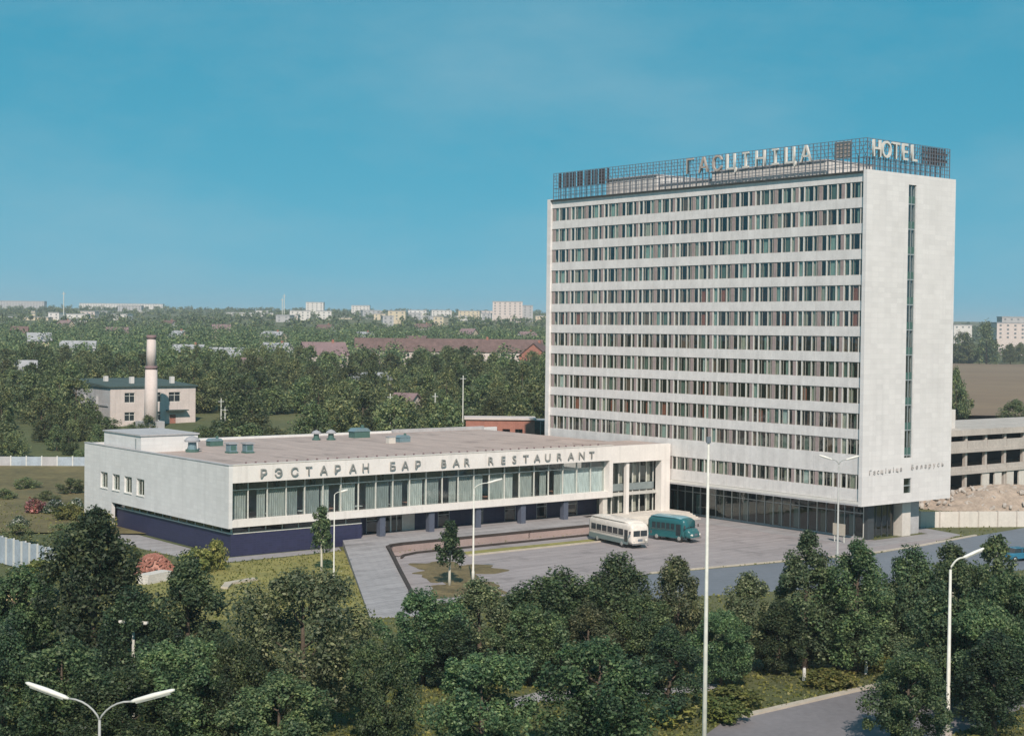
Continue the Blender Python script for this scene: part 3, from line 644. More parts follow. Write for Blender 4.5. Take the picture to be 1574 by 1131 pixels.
# glazing of the upper front
NB = 23; g0, g1 = 0.5, RL1 - 0.02; bw = (g1 - g0) / NB; GYR = 1.05
lo = MB().add([(0.03, 0, 3.96), (bw - 0.03, 0, 3.96), (bw - 0.03, 0, 7.0), (0.03, 0, 7.0)], [(0, 1, 2, 3)]).mesh('pane', M['glass_big'])
up = MB().add([(0.03, 0, 7.1), (bw - 0.03, 0, 7.1), (bw - 0.03, 0, 7.92), (0.03, 0, 7.92)], [(0, 1, 2, 3)]).mesh('pane', M['glass_big'])
fin = MB().box(-0.04, 0.04, -0.12, 0.10, 3.955, 8.2).mesh('mullion', M['frame_w'])
trn = MB().box(0.065, bw - 0.065, -0.06, 0.07, 7.0, 7.1).mesh('transom', M['frame_w'])
cr = random.Random(5)
RCM = {}
for i in range(NB + 1):
    x = g0 + bw * i
    link('mullion', fin, rest, (x, GYR, 0))
    if i == NB: break
    link('pane', lo, rest, (x, GYR, 0)); link('pane', up, rest, (x, GYR, 0)); link('transom', trn, rest, (x, GYR, 0))
    q = cr.random()
    cover = 1.0 if i > 19 else (0.9 if q < 0.3 else 0.7 if q < 0.65 else 0.45)
    cn = 'cur_white' if i > 19 else cr.choice(['cur_net', 'cur_net_grey', 'cur_net', 'cur_net_pale'])
    key = (cover, cn)
    if key not in RCM:
        me = curtain_mesh(bw * cover, 3.35, M[cn], max(3, int(9 * cover)))
        for v in me.vertices: v.co.x, v.co.y = v.co.y, v.co.x
        me.flip_normals(); RCM[key] = me
    link('curtain', RCM[key], rest, (x + (bw * (1 - cover)) * (cr.random() > 0.5), GYR + 0.35 + 0.1 * cr.random(), 3.55))
MB().box(0.46, RL1, 9.0, 9.3, 3.5, 9.2).build('inner_wall', M['interior_light'], rest)
for i in range(12):
    x = 3.0 + i * 4.6; MB().box(x - 0.25, x + 0.25, 3.0, 3.5, 3.5, 9.2).build('inner_column', M['frame_d'], rest)
# dining tables and a few warm coloured chairs seen behind the glass
for i in range(14):
    x = 2.0 + i * 3.7 + cr.random(); y = 1.9 + 0.7 * cr.random()
    t = MB(); t.box(x - 0.5, x + 0.5, y - 0.4, y + 0.4, 4.18, 4.24); t.box(x - 0.06, x + 0.06, y - 0.06, y + 0.06, 3.5, 4.18); t.box(x - 0.3, x + 0.3, y - 0.3, y + 0.3, 3.5, 3.54)
    tb = t.build('dining_table', M['cur_white' if i % 3 else 'terracotta'])
    tb.location = (*RO, 0); tb.rotation_euler = (0, 0, TH)
    tag(tb, 'small pedestal dining table behind the restaurant front glass', 'table', 'dining tables behind the restaurant glass')
# ground floor front, left solid part with clerestory
MB().box(0.7, 17.2, 0.75, 1.2, 0, 2.4).build('lower_wall', M['navy'], rest)
MB().box(0.7, 1.15, 1.2, 29.7, 0, 2.4).build('lower_wall', M['navy'], rest)
MB().box(0.62, 17.2, 0.70, 1.1, 2.402, 2.52).build('clerestory_sill', M['frame_w'], rest)
MB().box(0.62, 1.1, 1.1, 29.7, 2.402, 2.52).build('clerestory_sill', M['frame_w'], rest)
for i in range(8):
    x = 0.9 + i * 2.04; MB().add([(x, 0.9, 2.52), (x + 1.98, 0.9, 2.52), (x + 1.98, 0.9, 3.15), (x, 0.9, 3.15)], [(0, 1, 2, 3)]).build('pane', M['glass_dark'], rest)
    MB().box(x - 0.05, x + 0.02, 0.84, 0.96, 2.521, 3.15).build('mullion', M['frame_w'], rest)
for i in range(14):
    y = 0.95 + i * 2.05; MB().add([(0.85, y, 2.52), (0.85, y + 1.99, 2.52), (0.85, y + 1.99, 3.12), (0.85, y, 3.12)], [(3, 2, 1, 0)]).build('pane', M['glass_dark'], rest)
    MB().box(0.8, 0.92, y - 0.05 + 0.1, y + 0.04 + 0.1, 2.521, 3.115).build('mullion', M['frame_w'], rest)
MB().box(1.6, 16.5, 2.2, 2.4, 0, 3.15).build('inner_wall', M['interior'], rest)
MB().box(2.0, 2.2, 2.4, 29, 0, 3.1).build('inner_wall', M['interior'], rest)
# recessed entrance front with columns
MB().box(17.2, 17.6, 1.2, 3.2, 0.8, 3.15).build('lower_wall', M['navy'], rest)
gx = 17.6
rr = random.Random(9)
for i in range(22):
    w = 1.7
    if i in (2, 3): # glazed doors
        d = MB(); d.box(gx, gx + 0.1, 3.0, 3.1, 0.8, 3.15); d.box(gx + w - 0.1, gx + w, 3.0, 3.1, 0.8, 3.15); d.box(gx + 0.1, gx + w - 0.1, 3.0, 3.1, 2.95, 3.15); d.box(gx + w / 2 - 0.04, gx + w / 2 + 0.04, 3.01, 3.09, 0.8, 2.95)
        d = d.build('door', M['frame_w'], rest); MB().add([(gx + .1, 3.05, .85), (gx + w - .1, 3.05, .85), (gx + w - .1, 3.05, 2.95), (gx + .1, 3.05, 2.95)], [(0, 1, 2, 3)]).build('pane', M['glass_dark'], d)
        MB().box(gx + w / 2 + 0.08, gx + w / 2 + 0.11, 2.93, 2.97, 1.5, 2.1).build('handle', M['chrome'], d)
    elif i == 4: MB().box(gx, gx + w, 3.0, 3.3, 0.8, 3.15).build('lower_wall', M['white_wall'], rest)
    elif i % 3 == 1:
        f = MB(); f.box(gx, gx + 0.06, 3.0, 3.1, 0.8, 3.15); f.box(gx + w - 0.06, gx + w, 3.0, 3.1, 0.8, 3.15); f.box(gx + 0.06, gx + w - 0.06, 3.0, 3.1, 2.25, 2.33)
        f = f.build('window', M['frame_g'], rest); MB().add([(gx + .06, 3.05, .8), (gx + w - .06, 3.05, .8), (gx + w - .06, 3.05, 3.15), (gx + .06, 3.05, 3.15)], [(0, 1, 2, 3)]).build('pane', M['glass_blue'], f)
    else: MB().box(gx + 0.004, gx + w - 0.004, 3.02, 3.25, 0.8, 3.15).build('lower_panel', M['navy'], rest)
    gx += w
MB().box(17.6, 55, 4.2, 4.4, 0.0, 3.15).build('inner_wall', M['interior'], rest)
MB().box(17.25, RL1 + 0.55, 0.96, 4.2, 3.0, 3.155).build('porch_soffit', M['plaster_grey'], rest)
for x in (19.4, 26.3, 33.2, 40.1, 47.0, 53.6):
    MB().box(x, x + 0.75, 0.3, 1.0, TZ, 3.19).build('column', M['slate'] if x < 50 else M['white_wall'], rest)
# link to the hotel
LK = 9.72
MB().box(55.02, RL2 - 0.02, 0.06, 0.6, 7.55, LK).build('fascia', M['fascia'], rest)
MB().box(63.75, RL2 - 0.02, 0.08, 1.2, 0.8, 7.548).build('pier', M['fascia'], rest)
MB().box(57.65, 58.15, 0.3, 0.8, 0.8, 7.548).build('column', M['fascia'], rest)
MB().box(55.02, 63.74, 1.5, 1.9, 3.72, 4.62).build('beam', M['beam_grey'], rest)
MB().box(55.02, RL2 - 0.02, 0.6, 8, 9.2, 9.62).build('roof', M['roof_gravel'], rest)
for i in range(8):
    x = 55.05 + i * 1.24
    MB().box(x - 0.04, x + 0.06, 1.6, 1.75, 0.8, 3.715).build('mullion', M['frame_w'], rest); MB().box(x - 0.04, x + 0.06, 1.6, 1.75, 4.625, 7.6).build('mullion', M['frame_w'], rest)
    if i < 7:
        for (za, zb) in ((0.82, 3.71), (4.63, 7.6)):
            MB().add([(x + .06, 1.68, za), (x + 1.2, 1.68, za), (x + 1.2, 1.68, zb), (x + .06, 1.68, zb)], [(0, 1, 2, 3)]).build('pane', M['glass_big'], rest)
        if i % 2 == 0:
            for zb in (0.85, 4.65):
                me = curtain_mesh(0.75, 2.7, M['cur_cream'], 6)
                for v in me.vertices: v.co.x, v.co.y = v.co.y, v.co.x
                link('curtain', me, rest, (x + 0.2, 2.0, zb))
MB().box(55.02, RL2 - 0.02, 6.0, 6.2, 0, 9.2).build('inner_wall', M['interior_light'], rest)
# letters along the fascia
LX = [4.1, 5.9, 7.9, 9.7, 11.6, 13.4, 15.4, 17.1, 20.8, 22.5, 24.3, 28.0, 29.8, 31.4, 35.0, 36.9, 38.6, 40.4, 42.2, 43.9, 45.8, 47.7, 49.5, 51.2]
for ch, x in zip('РЭСТАРАНБАРBARRESTAURANT', LX):
    letter(rest, ch, 0.95, 0.12, M['letter_dark'], (x, -0.16, 8.36), ROT_E, 'sign_letter', 1.12)
for i in range(40):
    x = 2.2 + i * 1.3 + 0.3 * cr.random(); MB().box(x - 0.08, x + 0.08, 0.75, 0.91, 9.5, 10.05).build('roof_stud', M['roof_purple'], rest)
# roof house and ventilators
rh = thing('roof_house', 'small white stair house standing on the left rear of the restaurant roof', 'roof house', (*L_(0.9, 23.5), 9.5), TH)
MB().box(0, 7.4, 0, 10.5, 0, 1.95).build('wall', M['rest_white'], rh); MB().box(-0.15, 7.55, -0.15, 10.65, 1.953, 2.12).build('roof', M['plaster_grey'], rh)
MB().box(-0.04, 0.0, 1.2, 1.5, 0.2, 1.6).build('downpipe', M['frame_g'], rh)
def ventilator(lab, x, y, kind, mat, s=1.0):
    o = thing('roof_ventilator', lab, 'ventilator', (*L_(x, y), 9.5), TH, 'ventilators on the restaurant roof')
    if kind == 0:   # mushroom turret
        MB().tube([(0, 0, 0), (0, 0, 0.25 * s)], 0.62 * s, 12).build('base', M['vent_green'], o)
        MB().tube([(0, 0, 0.25 * s), (0, 0, 0.95 * s)], [0.42 * s, 0.38 * s], 12).build('neck', mat, o)
        MB().tube([(0, 0, 0.95 * s), (0, 0, 1.1 * s), (0, 0, 1.35 * s), (0, 0, 1.5 * s)], [0.72 * s, 0.74 * s, 0.45 * s, 0.05], 14).build('cowl', M['roof_grey'], o)
    elif kind == 1:  # square box with cap
        MB().box(-.5 * s, .5 * s, -.5 * s, .5 * s, 0, 0.2).build('base', M['vent_green'], o)
        MB().box(-.42 * s, .42 * s, -.42 * s, .42 * s, 0.2, 0.95 * s).build('housing', mat, o)
        MB().prism([(-.55 * s, -.55 * s), (.55 * s, -.55 * s), (.55 * s, .55 * s), (-.55 * s, .55 * s)], 0.952 * s, 1.08 * s).build('cap', M['roof_grey'], o)
        MB().box(-.3 * s, .3 * s, -.425 * s, -.42 * s, .35, .8 * s).build('louvre', M['vent_green'], o)
    else:  # low long unit
        MB().box(-1.0 * s, 1.0 * s, -.6 * s, .6 * s, 0, 0.7 * s).build('housing', mat, o)
        MB().extr([(-1.1 * s, 0.702 * s), (1.1 * s, 0.702 * s), (0.7 * s, 1.05 * s), (-0.7 * s, 1.05 * s)], -.66 * s, .66 * s).build('cap', M['vent_blue'], o)
        MB().tube([(0.4 * s, 0, 1.05 * s), (0.4 * s, 0, 1.35 * s)], 0.2 * s, 8).build('outlet', M['vent_green'], o)
ventilator('mushroom shaped ventilator right beside the white roof house on the restaurant roof', 6.6, 21.6, 0, M['vent_blue'], 1.3)
ventilator('low dark green ventilator box behind the twin square ventilators on the restaurant roof', 13.2, 28.6, 2, M['vent_green'], 0.9)
ventilator('left one of the two blue square ventilators near the roof front', 9.8, 17.8, 1, M['vent_blue'], 1.15)
ventilator('right one of the two blue square ventilators near the roof front', 11.5, 16.9, 1, M['vent_blue'], 1.15)
ventilator('left one of the two dark green round ventilators at the roof back edge', 29.4, 30.8, 0, M['vent_green'], 0.9)
ventilator('right one of the two dark green round ventilators at the roof back edge', 31.2, 30.0, 0, M['vent_green'], 0.95)
ventilator('wide dark green ventilator unit at the back edge of the restaurant roof', 37.0, 32.0, 2, M['vent_green'], 1.25)
ventilator('blue grey wide ventilator alone in the middle of the restaurant roof', 37.6, 22.3, 2, M['vent_blue'], 0.85)
sk = thing('roof_hatch', 'pale low hatch box beside the blue grey ventilator on the restaurant roof', 'hatch', (*L_(34.9, 21.2), 9.5), TH)
MB().box(-.5, .5, -.4, .4, 0, .8).build('curb', M['white_wall'], sk); MB().box(-.56, .56, -.46, .46, .802, .9).build('lid', M['roof_grey'], sk)

# ------------------------------------------------------------------ right: unfinished concrete block, wall, mound
ub = thing('concrete_building', 'unfinished pale concrete frame building with open floors beside the hotel', 'building', (*H_(30, 20), 0), TH)
for z in (0.4, 4.0, 7.2, 9.7):
    MB().box(0, 75, 0, 16, z, z + 0.55 if z < 9 else z + 0.9).build('floor_slab', M['concrete'], ub)
for z0, z1 in ((4.55, 5.2), (7.75, 8.9)):
    for i in range(15): MB().box(i * 5 + 0.05, i * 5 + 4.95, 0.1, 0.35, z0 + 0.003, z1).build('parapet_panel', M['concrete'], ub)
for z0, z1 in ((0.95, 4.0), (4.55, 7.2), (7.75, 9.7)):
    for i in range(16): MB().box(i * 5 - 0.25 + 0.3, i * 5 + 0.55, 0.5, 1.0, z0 + 0.002, z1 - 0.002).build('column', M['concrete'], ub)
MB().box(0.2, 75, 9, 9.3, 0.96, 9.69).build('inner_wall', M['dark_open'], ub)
for i in range(5): MB().box(24 + i * 3.2, 25.8 + i * 3.2, 0.2, 0.45, 0.96, 3.98).build('infill_panel', M['white_wall'], ub)
MB().box(14.5, 21, 3, 10, 10.602, 13.4).build('roof_room', M['plaster_white'], ub)
bw_ = thing('boundary_wall', 'long white boundary wall beyond the hotel corner at the right', 'wall', (*H_(14.2, 8), 0), math.radians(8))
for i in range(14): MB().box(i * 2.6 + 0.01, i * 2.6 + 2.56, 0, 0.2, 0, 2.0).build('wall_panel', M['white_wall'], bw_)
for i in range(15): MB().box(i * 2.6 - 0.1, i * 2.6 + 0.06, -0.06, 0.26, 0, 2.08).build('post', M['concrete'], bw_)
def mound(name, lab, c, r, h, mat, seed, n=26, bumpy=0.3):
    rg = random.Random(seed); mb = MB(); ph = [rg.random() * 6 for _ in range(6)]
    rings = []
    for j in range(9):
        t = j / 8; ring = []
        for k in range(n):
            a = 2 * math.pi * k / n; rr_ = (1 - t) * (1 + bumpy * 0.4 * math.sin(3 * a + ph[0]) + bumpy * .3 * math.sin(7 * a + ph[1])) + 0.01
            z = h * (math.sin(t * math.pi / 2) ** 1.3) + rg.uniform(-1, 1) * bumpy * 0.18 * h * (t > 0)
            ring.append((r[0] * rr_ * math.cos(a), r[1] * rr_ * math.sin(a), max(z, 0.0) if j else -0.1))
        rings.append(ring)
    mb.loft(rings); o = mb.build(name, mat, None, False); o.location = (c[0], c[1], 0); tag(o, lab, 'mound'); return o
mound('earth_mound', 'brown heap of earth and rubble before the unfinished concrete building', (70.5, 214), (16, 5), 3.3, M['rubble'], 3)
mound('earth_mound', 'lower flatter earth heap at the right edge behind the white wall', (82, 216), (14, 6), 2.6, M['rubble'], 8)

# ------------------------------------------------------------------ boiler house and chimney
BZ = 4.2
bh = thing('boiler_house', 'two storey pale pink house with dark roof beside the tall chimney', 'house', (-80.0, 300, BZ), TH)
def walled(parent, x0, x1, y0, y1, z0, z1, wins, mat, name='wall', t=0.3):
    """front wall (facing -y) with window openings (xa, xb, za, zb)"""
    mb = MB(); xs_ = sorted({x0, x1, *[w[0] for w in wins], *[w[1] for w in wins]}); zs_ = sorted({z0, z1, *[w[2] for w in wins], *[w[3] for w in wins]})
    for i in range(len(xs_) - 1):
        for j in range(len(zs_) - 1):
            cx, cz = (xs_[i] + xs_[i + 1]) / 2, (zs_[j] + zs_[j + 1]) / 2
            if any(w[0] < cx < w[1] and w[2] < cz < w[3] for w in wins): continue
            mb.box(xs_[i], xs_[i + 1], y0, y0 + t, zs_[j], zs_[j + 1])
    return mb.build(name, mat, parent)
def window_at(parent, xa, xb, za, zb, y, fm='frame_w', gm='dark_open', bars=1):
    f = MB(); t = 0.09
    f.box(xa, xa + t, y, y + 0.1, za, zb); f.box(xb - t, xb, y, y + 0.1, za, zb); f.box(xa + t, xb - t, y, y + 0.1, za, za + t); f.box(xa + t, xb - t, y, y + 0.1, zb - t, zb)
    for k in range(bars): xm = xa + (xb - xa) * (k + 1) / (bars + 1); f.box(xm - 0.05, xm + 0.05, y + .01, y + 0.09, za + t, zb - t)
    f.box(xa + t, xb - t, y + .012, y + .088, za + (zb - za) * .68 - .04, za + (zb - za) * .68 + .04)
    w = f.build('window', M[fm], parent); MB().box(xa + .01, xb - .01, y + .05, y + .06, za + .01, zb - .01).build('pane', M['glass_veh'], w); return w
wn = [(3.0, 5.2, 4.9, 6.9), (9.2, 10.9, 4.9, 6.9), (12.6, 15.2, 4.9, 6.9), (3.0, 5.2, 1.2, 3.0), (8.6, 10.9, 1.2, 3.0), (12.8, 14.2, 0.05, 2.3)]
walled(bh, 0, 18.6, 0, 0.3, 0, 8.0, wn, M['plaster_pink'])
for w in wn[:5]: window_at(bh, *w, 0.14)
d = MB().box(12.85, 14.15, 0.1, 0.2, 0.06, 2.28).build('door', M['brick'], bh); MB().box(13.9, 14.0, 0.06, 0.1, 1.0, 1.2).build('handle', M['steel'], d)
MB().box(12.0, 16.4, -1.4, 0, 3.1, 3.3).build('porch_canopy', M['roof_green'], bh)
MB().box(0, 0.3, 0.3, 20, 0, 8.0).build('wall', M['plaster_grey'], bh); MB().box(0.3, 18.6, 19.7, 20, 0, 8).build('wall', M['plaster_grey'], bh); MB().box(18.3, 18.6, 0.3, 19.7, 0, 8).build('wall', M['plaster_pink'], bh)  # left wall greyer than the front, its shade put into the plaster colour
for y in (6, 12): MB().box(-0.5, 0, y, y + 0.8, 0, 6.0).build('buttress', M['plaster_grey'], bh)
MB().box(-0.2, 0, 1, 19, 4.2, 4.5).build('ledge', M['roof_grey'], bh)
MB().prism([(-0.4, -0.4), (19, -0.4), (19, 20.4), (-0.4, 20.4)], 8.003, [8.25, 8.25, 9.2, 9.2]).build('roof', M['roof_green'], bh)
for (x, y) in ((7, 6), (15.5, 5), (4, 12)): MB().box(x, x + 0.8, y, y + 0.8, 8.1, 9.9).build('roof_vent', M['plaster_white'], bh)
ch = thing('chimney', 'tall pale pink tapering boiler chimney with darker band near its top', 'chimney', (*ap(232, 655, 292)[:2], 3.9), TH)
MB().tube([(0, 0, 0), (0, 0, 12.3)], [1.35, 1.15], 16).build('shaft', M['plaster_pink'], ch, True)
MB().tube([(0, 0, 12.3), (0, 0, 12.9)], [1.22, 1.2], 16).build('band', M['roof_purple'], ch, True)
MB().tube([(0, 0, 12.9), (0, 0, 18.2)], [1.02, 0.85], 16).build('shaft', M['plaster_pink'], ch, True)
MB().tube([(0, 0, 18.2), (0, 0, 18.9)], [0.98, 0.95], 16).build('rim', M['roof_purple'], ch, True)
MB().box(-2.2, 2.2, -1.4, 2.2, -0.3, 2.2).build('plinth', M['plaster_grey'], ch)

# ------------------------------------------------------------------ houses beyond
def gable_house(name, lab, cat, loc, rz, w, dpt, h, rh_, wall, roof, nwin=3, group=None, floors=1, chimney=True):
    o = thing(name, lab, cat, loc, rz, group)
    wb = MB(); wb.box(-w / 2, w / 2, -dpt / 2, dpt / 2, -2, h); wb.add([(-w / 2, -dpt / 2, h), (-w / 2, dpt / 2, h), (-w / 2, 0, h + rh_), (w / 2, -dpt / 2, h), (w / 2, dpt / 2, h), (w / 2, 0, h + rh_)], [(0, 2, 1), (3, 4, 5)]); wb.build('wall', wall, o)
    e = 0.5; k = rh_ / (dpt / 2); rb = MB()
    for s in (-1, 1):
        y = s * (dpt / 2 + e); ze = h - e * k
        rb.add([(-w / 2 - e, y, ze), (w / 2 + e, y, ze), (w / 2 + e, 0, h + rh_), (-w / 2 - e, 0, h + rh_), (-w / 2 - e, y, ze + .22), (w / 2 + e, y, ze + .22), (w / 2 + e, 0, h + rh_ + .22), (-w / 2 - e, 0, h + rh_ + .22)],
               [(0, 1, 2, 3), (4, 7, 6, 5), (0, 4, 5, 1), (1, 5, 6, 2), (3, 7, 4, 0), (2, 6, 7, 3)])
    r_ = rb.build('roof', roof, o)
    if chimney: MB().box(w * .2, w * .2 + .8, -.4, .4, h + rh_ * .5, h + rh_ + 1.1).build('chimney', M['brick'], r_)
    for f in range(floors):
        for i in range(nwin):
            x = -w / 2 + w * (i + .5) / nwin; z = 0.9 + f * 2.9
            wd = MB().box(x - .55, x + .55, -dpt / 2 - .06, -dpt / 2, z, z + 1.4).build('window', M['frame_w'], o)
            MB().box(x - .45, x + .45, -dpt / 2 - .09, -dpt / 2 - .061, z + .1, z + 1.3).build('pane', M['glass_veh'], wd)
    return o
def hpos(x, y, d):
    p = ap(x, y, d); return (p[0], p[1], terrain(p[0], p[1]))
p = hpos(690, 560, 600); gable_house('long_house', 'long pink house with brownish red tiled roof beyond the trees', 'house', (p[0], p[1], p[2] - 1), math.radians(4), 74, 12, 6.2, 4.6, M['plaster_pink'], M['roof_red'], 16, floors=2)
p = hpos(497, 555, 560); gable_house('gabled_house', 'pale house with purple brown roof left of the long pink house', 'house', p, math.radians(25), 16, 10, 4.6, 4.4, M['plaster_pink'], M['roof_purple'], 4)
p = hpos(566, 600, 430); gable_house('shed', 'low shed with pale grey roof among trees behind the restaurant', 'shed', p, math.radians(10), 15, 8, 2.2, 1.7, M['plaster_grey'], M['roof_grey'], 3, chimney=False)
p = hpos(624, 618, 345); gable_house('hut', 'small hut with brown pitched roof just beyond the restaurant roof', 'hut', p, math.radians(-30), 5.5, 5, 2.2, 1.8, M['plaster_pink'], M['roof_purple'], 1, chimney=False)
p = hpos(826, 560, 560); gable_house('brick_house', 'house with orange brick gable at the left edge of the hotel', 'house', p, math.radians(75), 12, 11, 5, 4.6, M['brick'], M['roof_red'], 3)
lb = thing('brick_outbuilding', 'low red brick outbuilding with dark openings behind the restaurant roof', 'outbuilding', (*ap(716, 660, 262)[:2], 3.3), math.radians(2))
wn = [(2 + 2.2 * i, 3.3 + 2.2 * i, 2.4, 4.0) for i in range(4)]
walled(lb, 0, 12, 0, 0.3, -2, 5.6, wn, M['brick']); MB().box(0, 12, 0.3, 6, -1, 0).build('floor', M['concrete'], lb); MB().box(0, 12, 5.7, 6, 0.01, 5.6).build('wall', M['brick'], lb); MB().box(0, .3, .31, 5.69, 0.01, 5.6).build('wall', M['brick'], lb); MB().box(11.7, 12, .31, 5.69, 0.01, 5.6).build('wall', M['brick'], lb)
MB().box(-.3, 12.3, -.3, 6.3, 5.603, 5.9).build('roof', M['plaster_pink'], lb)
gh = thing('glasshouse', 'grey green glazed shed between the brick outbuilding and the hotel', 'shed', (*ap(785, 660, 263)[:2], 3.4), math.radians(2))
for i in range(8): MB().box(i * 1.3 - .04, i * 1.3 + .04, 0, .1, -2, 5.3).build('post', M['pole_grey'], gh)
for i in range(7): MB().box(i * 1.3 + .05, i * 1.3 + 1.25, .03, .06, -1, 5.2).build('pane', M['glass_dark'], gh)
MB().box(-.1, 9.3, -.1, 5, 5.303, 5.45).build('roof', M['roof_grey'], gh); MB().box(0, 9.2, 4.6, 4.8, -1, 5.3).build('wall', M['concrete'], gh)

hr = random.Random(21)
spots = [(20, 600, 420), (395, 580, 470), (345, 560, 560), (120, 545, 620), (425, 545, 640), (60, 540, 700), (290, 545, 610), (640, 545, 780), (275, 530, 820), (180, 525, 900), (420, 520, 860), (560, 525, 900), (720, 520, 950), (30, 520, 880), (340, 515, 980), (810, 515, 900), (500, 510, 1050), (650, 505, 1150), (100, 512, 1080), (260, 505, 1180)]
for k, (x, y, d_) in enumerate(spots):
    p = hpos(x, y, d_)
    wl = hr.choice(['plaster_white', 'plaster_cream', 'plaster_pink', 'plaster_grey']); rf_ = hr.choice(['roof_grey', 'roof_purple', 'roof_red', 'roof_grey'])
    near = next(nm for lim, nm in ((70, 'at the far left edge'), (160, 'left of the chimney'), (280, 'above the boiler house'), (380, 'right of the boiler house'), (480, 'left of the purple roofed house'), (600, 'left above the long roof'), (700, 'above the long roof'), (9999, 'near the hotel edge')) if x < lim)
    gable_house('garden_house', '%s house with %s roof in the %s gardens %s' % (wl.split('_')[1], rf_.split('_')[1], 'nearer' if d_ < 600 else 'middle' if d_ < 900 else 'farthest', near), 'house', (p[0], p[1], p[2] - 0.8), hr.uniform(-.7, .7), hr.uniform(9, 14), hr.uniform(7, 9), hr.uniform(3.5, 5.5), hr.uniform(2.5, 3.8), M[wl], M[rf_], 3, 'small houses among the far gardens', chimney=hr.random() < .6)

# far apartment blocks on the skyline
def block(name, lab, x0, x1, yt, yb, d_, mat, fl, group=None, rz=0.0, dep=14):
    a, b = ap(x0, yb, d_), ap(x1, yb, d_); zt = ap((x0 + x1) / 2, yt, d_)[2]; tz = min(terrain(a[0], d_), ap((x0 + x1) / 2, yb, d_)[2]) - 3
    o = thing(name, lab, 'building', (a[0], d_, tz), rz, group); w = b[0] - a[0]; H = zt - tz
    MB().box(0, w, 0, dep, 0, H).build('wall', mat, o); MB().box(-.3, w + .3, -.3, dep + .3, H + .01, H + .7).build('roof', M['roof_grey'], o)
    nw = max(2, int(w / 5)); me = MB().box(-.8, .8, -.12, -.02, 0, 1.4).mesh('window', M['far_pane'])
    for f in range(fl):
        z = H - 2.4 - f * 3.0
        if z < 1: break
        for i in range(nw): link('window', me, o, (w * (i + .5) / nw, 0, z))
    return o
block('apartment_block', 'large pinkish apartment block on the skyline left of the hotel', 757, 803, 464, 490, 1700, M['plaster_pink'], 5)
block('apartment_block', 'smaller grey pink block adjoining the large skyline block beside the hotel', 803, 819, 470, 490, 1720, M['plaster_grey'], 4)
block('apartment_block', 'white tower block on the skyline above the roofed gardens, left of centre', 470, 497, 465, 484, 2100, M['plaster_white'], 5)
block('apartment_block', 'white flat block just right of the skyline tower block', 540, 568, 470, 484, 2200, M['plaster_white'], 4)
block('apartment_block', 'long white low building at the skyline above the boiler house', 348, 420, 481, 490, 1900, M['plaster_white'], 2)
block('apartment_block', 'grey slab building on the skyline behind the chimney', 181, 217, 470, 488, 2300, M['plaster_grey'], 4)
block('apartment_block', 'very long thin white building on the far left skyline', 122, 250, 467, 474, 2900, M['plaster_white'], 2)
block('apartment_block', 'pale grey long block at the left edge of the skyline', -5, 68, 463, 478, 2600, M['plaster_grey'], 4)
block('church_like_hall', 'cream hall with small tower at the far left below the skyline', 12, 74, 488, 499, 1500, M['plaster_cream'], 2)
block('hall_tower', 'small cream tower rising from the far left cream hall', 48, 54, 479, 494, 1495, M['plaster_cream'], 2, dep=6)
block('apartment_block', 'pink building with rows of windows at the far right skyline', 1532, 1600, 497, 524, 1150, M['plaster_pink'], 4)
block('apartment_block', 'grey roofed block behind the pink building at the far right', 1540, 1600, 488, 505, 1300, M['plaster_grey'], 3)
block('far_shed', 'small white building on the right skyline beside the hotel', 1466, 1494, 500, 508, 1400, M['plaster_white'], 1)
for k in range(64):
    x = hr.choice([hr.uniform(500, 756), hr.uniform(420, 840), hr.uniform(0, 480), hr.uniform(560, 740)]); w = hr.uniform(10, 34); yt = hr.uniform(477, 489); d_ = hr.uniform(1300, 2300)
    wl = hr.choice(['plaster_white', 'plaster_white', 'plaster_grey', 'plaster_pink', 'plaster_cream'])
    near = next(nm for lim, nm in ((70, 'at the left edge'), (130, 'left of the long thin white building'), (215, 'left of the chimney top'), (300, 'right of the chimney top'), (350, 'left of the long low white building'), (430, 'by the long low white building'), (500, 'by the white tower block'), (570, 'right of the white tower block'), (640, 'above the left end of the long red roof'), (700, 'above the middle of the long red roof'), (760, 'left of the large pinkish block'), (9999, 'by the large pinkish block')) if x < lim)
    block('town_building', '%s %s town building under the skyline %s' % ('wide' if w > 22 else 'narrow', wl.split('_')[1], near), x, x + w, yt, yt + hr.uniform(7, 12), d_, M[wl], 3, 'small pale town buildings along the skyline', hr.uniform(-.3, .3))

# ------------------------------------------------------------------ trees
nprng = np.random.default_rng(3)
def crown_mesh(name, mat, n, leaf, shape, nclump, seed, aspect=1.5, clump_r=0.22):
    """leaves around clumps inside a unit crown (radius 1, z 0..1)"""
    g = np.random.default_rng(seed)
    c = []
    while len(c) < nclump:
        z = g.random(); a = g.random() * 2 * np.pi
        prof = shape(z) * (0.78 + 0.32 * np.sin(2 * a + seed + 5 * z) * g.random() + 0.20 * np.sin(5 * a + 2 * seed + 9 * z))
        if prof < 0.04: continue
        r = prof * np.sqrt(0.25 + 0.75 * g.random())
        c.append((r * np.cos(a), r * np.sin(a), z))
    c = np.array(c); cr_ = clump_r * (0.6 + 0.8 * g.random(nclump))
    idx = g.integers(0, nclump, n)
    dirs = g.normal(size=(n, 3)); dirs /= np.linalg.norm(dirs, axis=1)[:, None]
    rad = cr_[idx] * g.random(n) ** 0.45
    off = dirs * rad[:, None]; off[:, 2] *= aspect_z(aspect)
    P = c[idx] + off
    lo_, hi_ = np.percentile(P[:, 2], 0.3), np.percentile(P[:, 2], 99.7); P[:, 2] = (P[:, 2] - lo_) / (hi_ - lo_)
    P[:, :2] /= max(1.0, np.percentile(np.hypot(P[:, 0], P[:, 1]), 95))
    return P, dirs, g
